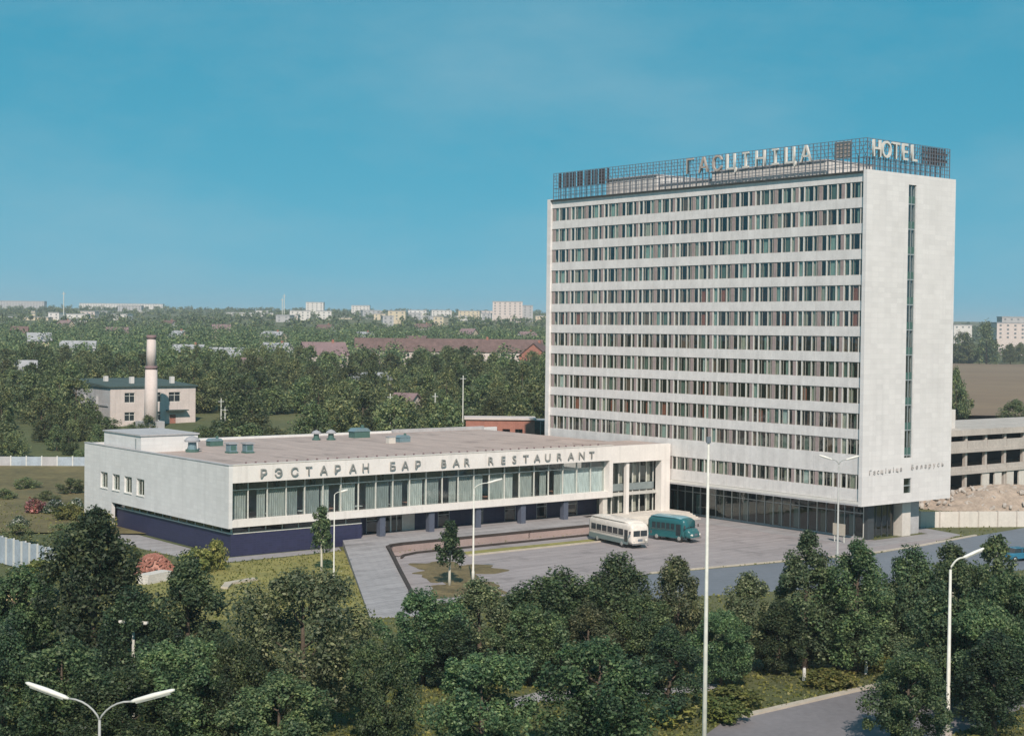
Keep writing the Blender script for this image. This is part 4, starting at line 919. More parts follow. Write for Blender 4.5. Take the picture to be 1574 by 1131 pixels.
def aspect_z(a): return 1.0 / a
def leaf_cloud(P, dirs, g, leaf, scale):
    n = len(P); P = P * np.array(scale)
    nrm = dirs * 0.7 + g.normal(size=(n, 3)) * 0.6 + np.array([0, 0, 0.45]); nrm /= np.linalg.norm(nrm, axis=1)[:, None]
    ref = g.normal(size=(n, 3)); u = np.cross(nrm, ref); u /= np.linalg.norm(u, axis=1)[:, None]; v = np.cross(nrm, u)
    s = leaf * (0.45 + 1.1 * g.random(n) ** 1.5)[:, None]
    a = P - u * s * 0.5; b = P + v * s * 0.34 + nrm * s * 0.08; c = P + u * s * 0.55; d = P - v * s * 0.34 + nrm * s * 0.08
    V = np.empty((n * 4, 3)); V[0::4] = a; V[1::4] = b; V[2::4] = c; V[3::4] = d
    return V
def quads_mesh(name, V, mat):
    n = len(V) // 4; me = bpy.data.meshes.new(name)
    me.vertices.add(n * 4); me.vertices.foreach_set('co', V.astype(np.float32).ravel())
    me.loops.add(n * 4); me.loops.foreach_set('vertex_index', np.arange(n * 4, dtype=np.int32))
    me.polygons.add(n); me.polygons.foreach_set('loop_start', np.arange(0, n * 4, 4, dtype=np.int32))
    me.update(calc_edges=True); me.materials.append(mat); return me
def trunk_mesh(h, r, mat, seed, spread, crown0):
    rg = random.Random(seed); mb = MB()
    top = (rg.uniform(-.2, .2), rg.uniform(-.2, .2), h * 0.86)
    mb.tube([(0, 0, -0.2), (0.02, 0, h * .15), (top[0] * .4, top[1] * .4, h * .45), top], [r * 1.25, r, r * .7, r * .15], 7)
    for k in range(7):
        t = 0.3 + 0.5 * k / 7; a = k * 2.4 + rg.random(); L = spread * (0.8 - 0.45 * (k / 7))
        b0 = (top[0] * t, top[1] * t, h * t)
        mb.tube([b0, (b0[0] + math.cos(a) * L * .5, b0[1] + math.sin(a) * L * .5, b0[2] + L * .35), (b0[0] + math.cos(a) * L, b0[1] + math.sin(a) * L, b0[2] + L * .85)], [r * .42, r * .25, r * .06], 5, False)
    return mb.mesh('trunk', mat, True)
SH = {
    'round': lambda z: math.sqrt(max(0, 1 - (2 * z - 0.9) ** 2 / 1.21)),
    'egg': lambda z: (math.sin(math.pi * min(1, (z * 0.92 + 0.10)) ** 0.75)) ** 0.8 if z < 0.985 else 0.05,
    'cone': lambda z: max(0.03, (1 - z) ** 0.75 * min(1, 0.45 + 4 * z)),
}
VAR = {}
def variant(key, shape, mat, n, leaf, nclump, seed, h=8.0, w=6.0, base=0.16, bark='bark', cr_=0.24):
    cz = h * (1 - base); P, dirs, g = crown_mesh('crown', M[mat], n, leaf, SH[shape], nclump, seed, aspect=cz / (w / 2) * 0.75, clump_r=cr_)
    V = leaf_cloud(P, dirs, g, leaf, (w / 2, w / 2, cz)); V[:, 2] += h * base
    VAR[key] = (quads_mesh('crown', V, M[mat]), trunk_mesh(h, 0.17 * h / 8, M[bark], seed, w * 0.36, base), h, w)
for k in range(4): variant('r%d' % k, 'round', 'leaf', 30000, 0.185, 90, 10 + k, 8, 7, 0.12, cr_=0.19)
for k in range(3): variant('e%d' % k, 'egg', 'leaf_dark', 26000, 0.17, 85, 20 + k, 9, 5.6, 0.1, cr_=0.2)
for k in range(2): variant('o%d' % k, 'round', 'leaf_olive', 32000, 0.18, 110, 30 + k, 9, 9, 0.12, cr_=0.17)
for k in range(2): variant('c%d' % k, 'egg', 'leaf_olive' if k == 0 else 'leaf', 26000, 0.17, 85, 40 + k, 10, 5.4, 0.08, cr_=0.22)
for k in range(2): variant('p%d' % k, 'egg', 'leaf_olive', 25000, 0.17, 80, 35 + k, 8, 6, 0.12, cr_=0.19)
variant('y0', 'egg', 'leaf', 3200, 0.24, 34, 50, 6, 2.8, 0.30, 'bark_white', 0.34)
variant('y1', 'round', 'leaf', 3600, 0.25, 36, 51, 5.5, 3.4, 0.30, 'bark_white', 0.32)
for k in range(5): variant('m%d' % k, 'round' if k % 2 else 'egg', 'leaf_mid', 6000, 0.38, 60, 60 + k, 9, 8.5, 0.05, cr_=0.22)
for k in range(2): variant('s%d' % k, 'round', 'leaf_shrub', 2600, 0.22, 34, 70 + k, 2.0, 3.2, 0.0, cr_=0.32)
def tree(name, lab, key, x, y, z, h, w, rz, group=None, cat='tree'):
    cm, tm, h0, w0 = VAR[key]
    o = thing(name, lab, cat, (x, y, z), rz, group); o.scale = (w / w0, w / w0, h / h0)
    link('trunk', tm, o); link('crown', cm, o); return o
tr = random.Random(17)
def ptree(lab, key, x, ytop, h, wpx, name='broadleaf_tree', group=None):
    c = gp(x, ytop, h); w = wpx / F_PX * c[1]
    return tree(name, lab, key, c[0], c[1], 0, h, w, tr.random() * 6.28, group)
FT = [
 ('dark spreading tree at the far left edge below the white plank fence', 'r0', 30, 875, 7.5, 150),
 ('tall dark tree with pointed tip before the restaurant side wall', 'e0', 145, 785, 12, 175),
 ('low bushy tree at the lower left behind the twin arm lamp', 'r1', 95, 990, 6.5, 190),
 ('dark tree between the pointed tall tree and the olive tree', 'e1', 290, 858, 9.5, 150),
 ('bushy tree behind the right head of the twin arm lamp', 'r2', 285, 985, 6.5, 170),
 ('large pale olive green spreading tree in front of the lawn', 'o0', 468, 880, 9.5, 265),
 ('dark tree at the foot of the ramp right of the olive tree', 'r3', 652, 908, 6.5, 125),
 ('round dark tree below the grassy island and lamp of the forecourt', 'p0', 738, 892, 6.8, 130),
 ('wide dark tree below the middle of the forecourt', 'r1', 855, 880, 7.0, 160),
 ('taller tree directly below the white bus', 'e2', 952, 852, 8.2, 115),
 ('dark tree just left of the tall bare mast', 'p1', 1042, 858, 8.0, 110),
 ('low round tree at the bottom edge right of the small grass patch', 'r2', 742, 1008, 6.5, 165),
 ('large bushy tree at the bottom centre of the view', 'r3', 920, 985, 7, 180),
 ('dark narrow tree in front of the tall bare mast foot', 'e1', 1030, 965, 6.0, 105),
 ('tree just right of the tall bare mast', 'p0', 1150, 882, 7.0, 110),
 ('tall light tipped tree below the hotel entrance front', 'c0', 1240, 818, 10.0, 115),
 ('tall green tree below the hotel corner, right of the light tipped one', 'c1', 1318, 832, 9.5, 112),
 ('dark tree below the hotel end wall, left of the curved street lamp', 'e2', 1402, 842, 8.6, 100),
 ('tree right behind the curved street lamp pole', 'r2', 1475, 862, 8, 105),
 ('tree filling the right edge under the blue grey road', 'r0', 1556, 885, 8, 130),
 ('bushy tree left of the curved street lamp foot at the roadside', 'r3', 1398, 1005, 5.6, 125),
 ('bushy tree at the lower right corner beside the street', 'e0', 1530, 972, 6.5, 120),
 ('low tree squeezed between the olive tree and the ramp foot', 'r2', 590, 985, 6.5, 120),
 ('dark low tree under the olive tree at the bottom edge', 'r0', 430, 1040, 5.5, 170),
 ('dark low tree in the row below the hotel, left of the light tipped tree', 'e1', 1198, 925, 5.2, 95),
 ('dark tree in the row right below the hotel corner pillar', 'e2', 1286, 920, 5.2, 110),
 ('tree between the hotel row and the curved street lamp', 'p1', 1375, 905, 5.6, 100),
 ('lower dark tree in the row below the teal bus', 'r2', 1110, 940, 5.2, 90),
 ('dark tree in the second row below the forecourt middle', 'r3', 815, 930, 5.5, 110),
 ('tree in the second row below the white bus', 'r1', 985, 920, 5.5, 115),
 ('dark tree at the left edge bottom corner', 'e1', 5, 960, 7.5, 120),
 ('dark tree between left edge tree and the pointed tall tree', 'e2', 205, 905, 8, 130),
 ('tree at the lower left between lamp and olive tree', 'r3', 365, 985, 6.5, 130),
 ('tree behind the lower right street tree at the right edge', 'r1', 1490, 915, 7.5, 120),
 ('low dark tree under the twin arm lamp at the bottom left', 'r3', 190, 1030, 5.5, 160),
 ('tree under the right edge road, behind the curved lamp head', 'e1', 1440, 900, 8, 110),
 ('tree in the middle of the right edge group', 'r2', 1515, 935, 7, 130),
 ('dark tree in the second row below the grassy island', 'e0', 700, 950, 5.0, 100),
 ('dark tree in the third row below the white bus', 'p0', 905, 930, 5.5, 105),
 ('small round tree beside the blue grey road at the right', 'y1', 1531, 822, 6.0, 60),
 ('small tree on the road verge left of the small round roadside tree', 'y1', 1465, 834, 5.5, 58),
]
for (lab, key, x, yt, h, w) in FT: ptree(lab, key, x, yt, h, w * (1.0 if key[0] == 'y' else 1.08 if x < 600 else 1.2))
ptree('slim young dark tree with pale trunk at the restaurant left front', 'y0', 495, 778, 6.6, 40, 'young_tree')
ptree('slim young tree with white painted trunk on the dry grass island', 'y0', 692, 800, 6.2, 48, 'young_tree')
# yellowish bush and shrubs
def shrub(lab, x, y, h, w, key='s0'):
    c = gp(x, y); tree('shrub', lab, key, c[0], c[1], 0, h, w, tr.random() * 6, 'shrubs on the lawns', 'shrub')
variant('f0', 'round', 'leaf_red', 2600, 0.24, 34, 72, 2.0, 3.2, 0.0, cr_=0.32); variant('f1', 'round', 'leaf_white', 2600, 0.24, 34, 73, 2.0, 3.2, 0.0, cr_=0.32)
shrub('red flowering bush in the rough grass at the far left', 50, 790, 2.0, 3.2, 'f0')
shrub('dark bush with white blossom right of the red flowering bush', 84, 790, 1.9, 3.6, 'f1')
shrub('white blossoming bush near the restaurant side wall at the left', 118, 790, 2.0, 3.0, 'f1')
shrub('small blossoming bush in front of the red flowering bush', 30, 812, 1.5, 2.6, 'f1')
shrub('tall yellowish bush standing close to the restaurant corner', 331, 875, 3.0, 2.9, 's1')
for k, (lab, x, y, h, w) in enumerate([
    ('bright green bush on the verge at the bottom right of centre', 1010, 1112, 1.8, 4.5), ('low bright bush left of the mast at the bottom edge', 955, 1120, 1.6, 4.0),
    ('low bush at the roadside right of the mast', 1110, 1108, 1.5, 3.5), ('long bush on the verge above the street kerb', 1120, 1085, 1.3, 4.5),
    ('bush on the verge between the two white roadside posts', 1275, 1055, 1.2, 4.0), ('bush behind the street tree left of the curved lamp', 1345, 1030, 1.4, 3.6),
    ('bush by the concrete fence at the far left', 105, 800, 2.2, 4.0), ('bush under the left fence', 60, 892, 2.0, 4.5), ('dark bush left of the red brick heap', 185, 868, 2.5, 4.0),
    ('bush right of the red brick heap by the navy wall', 300, 880, 2.4, 4.2), ('bush on the side yard edge at the wall', 150, 815, 2.6, 4.2)]):
    shrub(lab, x, y, h, w, 's%d' % (k % 2))

for k, (lab, x, y, h, w) in enumerate([('rounded green bush in the field just before the concrete fence', 40, 752, 1.8, 4.5), ('broad bush in the field near the restaurant corner', 108, 760, 2.4, 4.6), ('low bush in the field at the very left edge', 6, 768, 1.6, 4.2), ('bush behind the plank fence top at the left', 25, 838, 2.4, 4.6), ('dark bush between plank fence and restaurant side', 112, 838, 2.6, 5.0), ('bush at the field middle behind the red flowering bush', 72, 770, 1.5, 4.0)]):
    c = gp(x, y); tree('shrub', lab, ('m1', 'm3', 'm0')[k % 3], c[0], c[1], terrain(*c), h, w, k, 'shrubs on the lawns', 'shrub')
# trees in the gardens beyond (counted ones near, a woodland mass farther off)
placed = []
def free(x, y, r):
    lx = (x - RO[0]) * EX[0] + (y - RO[1]) * EX[1]; ly = (x - RO[0]) * LY[0] + (y - RO[1]) * LY[1]
    if -2 < lx < 90 and -2 < ly < 42: return False
    if lx > 60 and ly > -40 and ly < 40: return False
    # boiler house and its yard
    bx = (x + 80) * EX[0] + (y - 300) * EX[1]; by = (x + 80) * LY[0] + (y - 300) * LY[1]
    if -4 < bx < 23 and -26 < by < 24: return False
    a = x / y
    if y < 296 and a < -.19: return False
    if y < 274 and -0.036 < a < .03: return False
    return all((x - q[0]) ** 2 + (y - q[1]) ** 2 > (r + q[2]) ** 2 * 0.3 for q in placed)
hs = [hpos(566, 600, 430), hpos(624, 618, 345)]
cnt = 0; tries = 0
while cnt < 235 and tries < 20000:
    tries += 1
    y = 238 + 270 * tr.random() ** 0.8; a = tr.uniform(-.355, .03); x = a * y
    w = tr.uniform(6.5, 11); h = tr.uniform(6.5, 10.5)
    if not free(x, y, w / 2): continue
    if any(abs(x / y - q[0] / q[1]) < 0.022 and q[1] - 45 < y < q[1] + 10 for q in hs): h *= 0.5; w *= 0.8
    placed.append((x, y, w / 2))
    zone = next(nm for lim, nm in ((-.315, 'at the far left edge'), (-.265, 'left of the boiler house'), (-.2, 'behind the boiler house and chimney'), (-.15, 'behind the white roof house'), (-.10, 'behind the left roof ventilators'), (-.055, 'behind the middle roof ventilators'), (-.012, 'behind the brick outbuilding'), (9, 'beside the hotel left edge')) if a < lim)
    rowname = 'nearest row' if y < 320 else 'second row' if y < 385 else 'third row' if y < 450 else 'farthest row'
    size = 'large' if w > 8.7 else 'smaller'
    lab = '%s green garden tree in the %s %s' % (size, rowname, zone)
    tree('garden_tree', lab, 'm%d' % tr.randrange(5), x, y, terrain(x, y) - .3, h, w, tr.random() * 6.28, 'garden trees behind the restaurant'); cnt += 1
for k in range(46):
    y = tr.uniform(250, 297); a = tr.uniform(-.36, -.185); x = a * y
    if -.262 < a < -.2 and y > 280 and tr.random() < .6: continue
    bh_ = tr.uniform(1.8, 4.6) if a > -.285 else tr.uniform(3, 6.5); bw2 = tr.uniform(3.5, 6.5)
    lab = '%s %s bush %s on the slope %s' % ('tall' if bh_ > 3.8 else 'low', 'broad' if bw2 > 5 else 'narrow', 'close to the fence' if y < 270 else 'higher up', 'at the left edge' if a < -.32 else 'left of the boiler house' if a < -.27 else 'before the boiler house' if a < -.225 else 'behind the white roof house')
    tree('slope_bush', lab, 'm%d' % tr.randrange(5), x, y, terrain(x, y) - .2, bh_, bw2, tr.random() * 6.28, 'low bushes on the slope before the boiler house', 'bush')
for k in range(26):   # right of the hotel
    a = tr.uniform(.285, .36); y = tr.choice([tr.uniform(1005, 1100), tr.uniform(1010, 1060)]); x = a * y
    lab = 'tree in the row beyond the brown field right of the hotel'
    tree('field_tree', lab, 'm%d' % tr.randrange(5), x, y, terrain(x, y), tr.uniform(9, 15), tr.uniform(10, 15), tr.random() * 6.28, 'trees in the row beyond the brown field')
for k, (x, y, d_, h, w, lab) in enumerate([(1516, 560, 1000, 29, 22, 'tall dark tree on the right skyline beside the pink building'), (1478, 560, 1005, 22, 20, 'dark tree on the skyline touching the hotel right edge'), (1469, 645, 400, 14, 6.5, 'dark shrubby tree against the hotel right edge above the white roof room'), (1478, 648, 402, 8, 7, 'low bush tree above the white roof room right of the hotel'), (1560, 650, 395, 6, 9, 'bushy tree at the right edge in front of the brown field')]):
    p = ap(x, y, d_); tree('field_tree', lab, 'm%d' % k, p[0], d_, terrain(p[0], d_), h, w, k)

def woodland(name, lab, seed, n, amin, amax, ymin, ymax, per, leaf, avoid=True):
    g = np.random.default_rng(seed); Vs = []
    hh_ = [(q[0], q[1]) for q in [hpos(a, b, c) for a, b, c in spots] + [hpos(690, 560, 600), hpos(497, 555, 560), hpos(826, 560, 560)]]
    c = 0
    while c < n:
        y = math.sqrt(g.uniform(ymin ** 2, ymax ** 2)) if ymax < 1100 else g.uniform(ymin, ymax); a = g.uniform(amin, amax); x = a * y
        h = g.uniform(6, 11) if y < 1100 else g.uniform(5, 10); w = g.uniform(7, 12)
        if avoid:
            if any(abs(x / y - q[0] / q[1]) < 0.011 and q[1] - 60 < y < q[1] + 8 for q in hh_) and g.random() < .6: h *= 0.5
            if -0.075 < a < 0.03 and 580 < y < 603: continue
        m = per; d_ = g.normal(size=(m, 3)); d_ /= np.linalg.norm(d_, axis=1)[:, None]; r = g.random(m) ** 0.35
        lob = 0.8 + 0.25 * np.sin(d_[:, 0] * 4 + c) * np.cos(d_[:, 1] * 5 + 2 * c)
        P = d_ * (r * lob)[:, None] * np.array([w / 2, w / 2, h / 2]) + np.array([x, y, terrain(x, y) + h / 2])
        Vs.append(leaf_cloud(P, d_, g, leaf, (1, 1, 1))); c += 1
    o = link(name, quads_mesh(name, np.concatenate(Vs), M['leaf_mid'])); tag(o, lab, None, None, 'stuff'); return o
woodland('woodland', 'mass of garden trees reaching from the restaurant to the town', 5, 1000, -.37, .05, 480, 1050, 150, 1.0)
woodland('far_woodland', 'far belt of trees below the town skyline', 6, 1150, -.38, .07, 1050, 2900, 60, 2.0)
woodland('right_woodland', 'far belt of trees right of the hotel', 7, 260, .27, .38, 1060, 2200, 70, 2.0, False)

# ------------------------------------------------------------------ fences and small things at the left
fc = thing('concrete_fence', 'weathered concrete panel fence at the far left behind the restaurant', 'fence', (-92, 246, 0.4), math.radians(3))
for i in range(15):
    MB().box(i * 2.5 + .09, i * 2.5 + 2.41, -.06, .06, 0, 2.5).build('fence_panel', M['fence_blue' if i % 3 else 'plaster_grey'], fc)
    MB().box(i * 2.5 - .09, i * 2.5 + .09, -.12, .12, 0, 2.65).build('post', M['fence_white'], fc)
a, b = Vector(gp(-15, 862)), Vector(gp(86, 888)); dv = b - a
pf = thing('plank_fence', 'tall pale blue and white plank fence at the left edge', 'fence', (a.x, a.y, 0), math.atan2(dv.y, dv.x))
nL = dv.length; n = int(nL / 0.42)
for i in range(n): MB().box(i * .42, i * .42 + .39, -.03 + .006 * (i % 2), .03 + .006 * (i % 2), .08, 2.75 + .05 * ((i * 7) % 3)).build('plank', M['fence_white' if i % 4 == 0 else 'fence_blue'], pf)
for i in range(0, n, 6): MB().box(i * .42 - .05, i * .42 + .07, .04, .16, 0, 2.9).build('post', M['fence_white'], pf)
MB().box(0, nL, .036 + .01, .09, 2.2, 2.32).build('rail', M['fence_blue'], pf)
c = gp(236, 880); bp = mound('brick_pile', 'heap of broken red brick by the navy restaurant side wall', c, (2.1, 1.8), 1.9, M['terracotta'], 12, 22, .22)
bq = random.Random(4); mb = MB()
for k in range(260):
    a = bq.random() * 6.28; r = bq.random() ** .6; z = 1.85 * math.cos(r * 1.45) ** .8; x, y = 2.0 * r * math.cos(a), 1.7 * r * math.sin(a)
    u = bq.random() * 3.14; n0 = len(mb.v); mb.box(-.16, .16, -.08, .08, -.07, .07)
    for i in range(n0, len(mb.v)):
        q = mb.v[i]; mb.v[i] = (x + q[0] * math.cos(u) - q[1] * math.sin(u), y + q[0] * math.sin(u) + q[1] * math.cos(u), z + q[2] + .3 * q[0])
tag(mb.build('loose_bricks', M['brick'], bp), kind='stuff')
c = gp(240, 893); sl = thing('concrete_slab_stack', 'stack of pale concrete slabs lying below the red brick heap', 'slabs', (c[0], c[1], 0), TH + .4)
for k in range(4): MB().box(-2 + .15 * k, 2 - .1 * k, -.7 + .08 * k, .7 + .05 * k, .21 * k + .004, .21 * k + .2).build('slab', M['white_wall'], sl)
c = gp(22, 921); mound('sand_heap', 'small yellow sand heap among the left trees', c, (0.9, 0.8), 1.0, M['sand'], 4, 18, .15)
c = ap(205, 975, 93); tl = thing('lamp_post', 'white T shaped lamp post among the trees at the left', 'lamp', (c[0], c[1], 0), math.radians(-12))
zt = ap(205, 957, 93)[2]; MB().tube([(0, 0, 0), (0, 0, zt)], [.12, .09], 8).build('pole', M['pole'], tl)
MB().box(-.95, .95, -.1, .1, zt, zt + .12).build('cross_arm', M['lamp_head'], tl)
for s in (-1, 1): MB().box(s * .58 - .32, s * .58 + .32, -.08, .08, zt - .05, zt - .002).build('lamp_tube', M['lamp_glass'], tl)
kb = wall_run('lawn_kerb', [gp(345, 905), gp(352, 898), gp(392, 891)], 0.22, 0.7, M['kerb']); tag(kb, 'short cream coloured kerb corner on the lawn by the olive tree', 'kerb')

# ------------------------------------------------------------------ lamps and masts
def arm(mb, p0, d, up_, L, r=.055):
    pts = []
    for k in range(7):
        t = k / 6; pts.append((p0[0] + d[0] * L * (t ** 1.4), p0[1] + d[1] * L * (t ** 1.4), p0[2] + up_ * math.sin(t * math.pi / 2)))
    mb.tube(pts, r, 7); return pts[-1]
def lamp_head(parent, p, d, tilt, L=1.3, w=.12):
    q = (p[0] + d[0] * L, p[1] + d[1] * L, p[2] + tilt * L); n = (-d[1], d[0])
    mb = MB(); rings = []
    for (t, ww, hh_) in ((0, .05, .05), (.08, w * .8, .09), (.5, w, .12), (.93, w * .8, .09), (1, .05, .04)):
        c = [p[i] + (q[i] - p[i]) * t for i in range(3)]
        rings.append([(c[0] + n[0] * ww * math.cos(a), c[1] + n[1] * ww * math.cos(a), c[2] + hh_ * math.sin(a)) for a in [2 * math.pi * k / 10 for k in range(10)]])
    h = mb.loft(rings).build('lamp_head', M['lamp_head'], parent, True)
    c0 = [p[i] + (q[i] - p[i]) * .12 for i in range(3)]; c1 = [p[i] + (q[i] - p[i]) * .9 for i in range(3)]
    MB().tube([(c0[0], c0[1], c0[2] - .08), (c1[0], c1[1], c1[2] - .08)], .07, 6).build('lens', M['lamp_glass'], h)
def street_lamp(lab, pos, h, dirs, armL, up_, headL, r=.11, tilt=.28, mat='pole'):
    o = thing('street_lamp', lab, 'street lamp', (pos[0], pos[1], 0)); 
    MB().tube([(0, 0, 0), (0, 0, 1.2), (0, 0, 1.25), (0, 0, h)], [r * 1.5, r * 1.45, r * 1.1, r * .65], 10).build('pole', M[mat], o, True)
    MB().tube([(0, 0, 0), (0, 0, .25)], r * 2.4, 10).build('base', M['concrete'], o)
    for d in dirs:
        L = math.hypot(*d); d = (d[0] / L, d[1] / L)
        mb = MB(); e = arm(mb, (0, 0, h - .03), d, up_, armL, r * .5); mb.build('arm', M[mat], o, True); lamp_head(o, e, d, tilt, headL)
    return o
p = ap(153, 1113, 62); street_lamp('twin arm street lamp rising at the bottom left corner', (p[0], 62), p[2] + .2, [(-1, .15), (1, -.15)], 1.35, .85, 1.9, .085, .30, 'pole_grey')
p = ap(1461, 875, 91.6); street_lamp('single arm curved street lamp at the lower right', (p[0], 91.6), p[2], [(1, .1)], .75, .75, 1.35, .12, .42)
p = gp(727, 897); street_lamp('single arm lamp on the forecourt beside the grass island', p, 9.2, [(1, .25)], 1.3, .55, 1.5, .10, .25)
p = gp(513, 893); street_lamp('slim lamp post on the lawn beside the young dark tree', p, 8.4, [(1, .25)], .6, .3, .7, .07, .25)
p = gp(1287, 866); street_lamp('twin arm lamp before the hotel entrance front', p, 10.6, [(-1, .1), (1, -.1)], .7, .55, 1.4, .11, .3, 'pole_grey')
p = ap(1089, 690, 74); ms = thing('tall_mast', 'very tall bare white mast standing before the parked buses', 'mast', (p[0], 74, 0))
MB().tube([(0, 0, 0), (0, 0, 9), (0, 0, p[2] + .3)], [.14, .105, .06], 10).build('pole', M['pole'], ms, True)
MB().tube([(0, 0, p[2] + .3), (0, 0, p[2] + .6)], .12, 8).build('cap', M['steel'], ms)
MB().tube([(0, 0, 0), (0, 0, .3)], .35, 10).build('base', M['concrete'], ms)
for (x, yb, yt, d_, lab) in ((600, 655, 605, 275, 'slim pale pole behind the restaurant roof, left one of three'), (669, 655, 604, 285, 'slim pale pole behind the restaurant roof, middle one of three'), (712, 650, 577, 290, 'thick pale pole behind the restaurant roof, right one of three'), (340, 660, 612, 290, 'slim pole beside the boiler house yard, left one of two'), (346, 662, 625, 288, 'short slim pole beside the boiler house yard, right one of two'), (98, 480, 448, 1500, 'thin far mast on the left skyline'), (437, 480, 452, 1600, 'thin far mast on the skyline left of centre'), (434, 480, 458, 1650, 'shorter far mast beside the thin skyline mast')):
    q = ap(x, yt, d_); gz = terrain(q[0], d_); o = thing('utility_pole', lab, 'pole', (q[0], d_, gz)); r = .14 if d_ < 400 else .5
    MB().tube([(0, 0, 0), (0, 0, q[2] - gz)], [r, r * .7], 7).build('pole', M['pole'], o); MB().box(-r * 4, r * 4, -r * .4, r * .4, q[2] - gz - r * 5, q[2] - gz - r * 4).build('crossbar', M['pole_grey'], o)
for (x, y, lab) in ((1236, 1047, 'white roadside post at the left on the verge'), (1331, 1036, 'slim white roadside post near the street tree'), (1534, 1110, 'white roadside post at the lower right corner'), (1419, 1005, 'white post under the trees behind the curved lamp')):
    c = gp(x, y); o = thing('roadside_post', lab, 'post', (c[0], c[1], 0)); MB().tube([(0, 0, 0), (0, 0, .85), (0, 0, 1.0)], [.13, .12, .09], 8).build('shaft', M['fence_white'], o); MB().tube([(0, 0, 1.0), (0, 0, 1.08)], [.1, .06], 8).build('cap', M['steel_dark'], o)
a, b = Vector(gp(1335, 978)), Vector(gp(1458, 990)); dv = b - a
rl = thing('pipe_rail', 'long pale pipe rail among the trees left of the curved lamp', 'railing', (a.x, a.y, 0), math.atan2(dv.y, dv.x))
MB().tube([(0, 0, 1.15), (dv.length, 0, 1.15)], .06, 8).build('rail', M['pole'], rl)
for k in range(4): MB().tube([(dv.length * k / 3, 0, 0), (dv.length * k / 3, 0, 1.1)], .05, 8).build('post', M['pole'], rl)
# small notice stand by the hotel front
c = gp(1290, 833); ns = thing('notice_stand', 'small cream notice stand before the hotel entrance glass', 'stand', (c[0], c[1], 0), TH - math.pi / 2)
for x in (-.7, .7): MB().box(x - .05, x + .05, -.05, .05, 0, 2.1).build('leg', M['pole'], ns)
MB().box(-.9, .9, -.11, -.052, .8, 2.2).build('board', M['kerb'], ns)

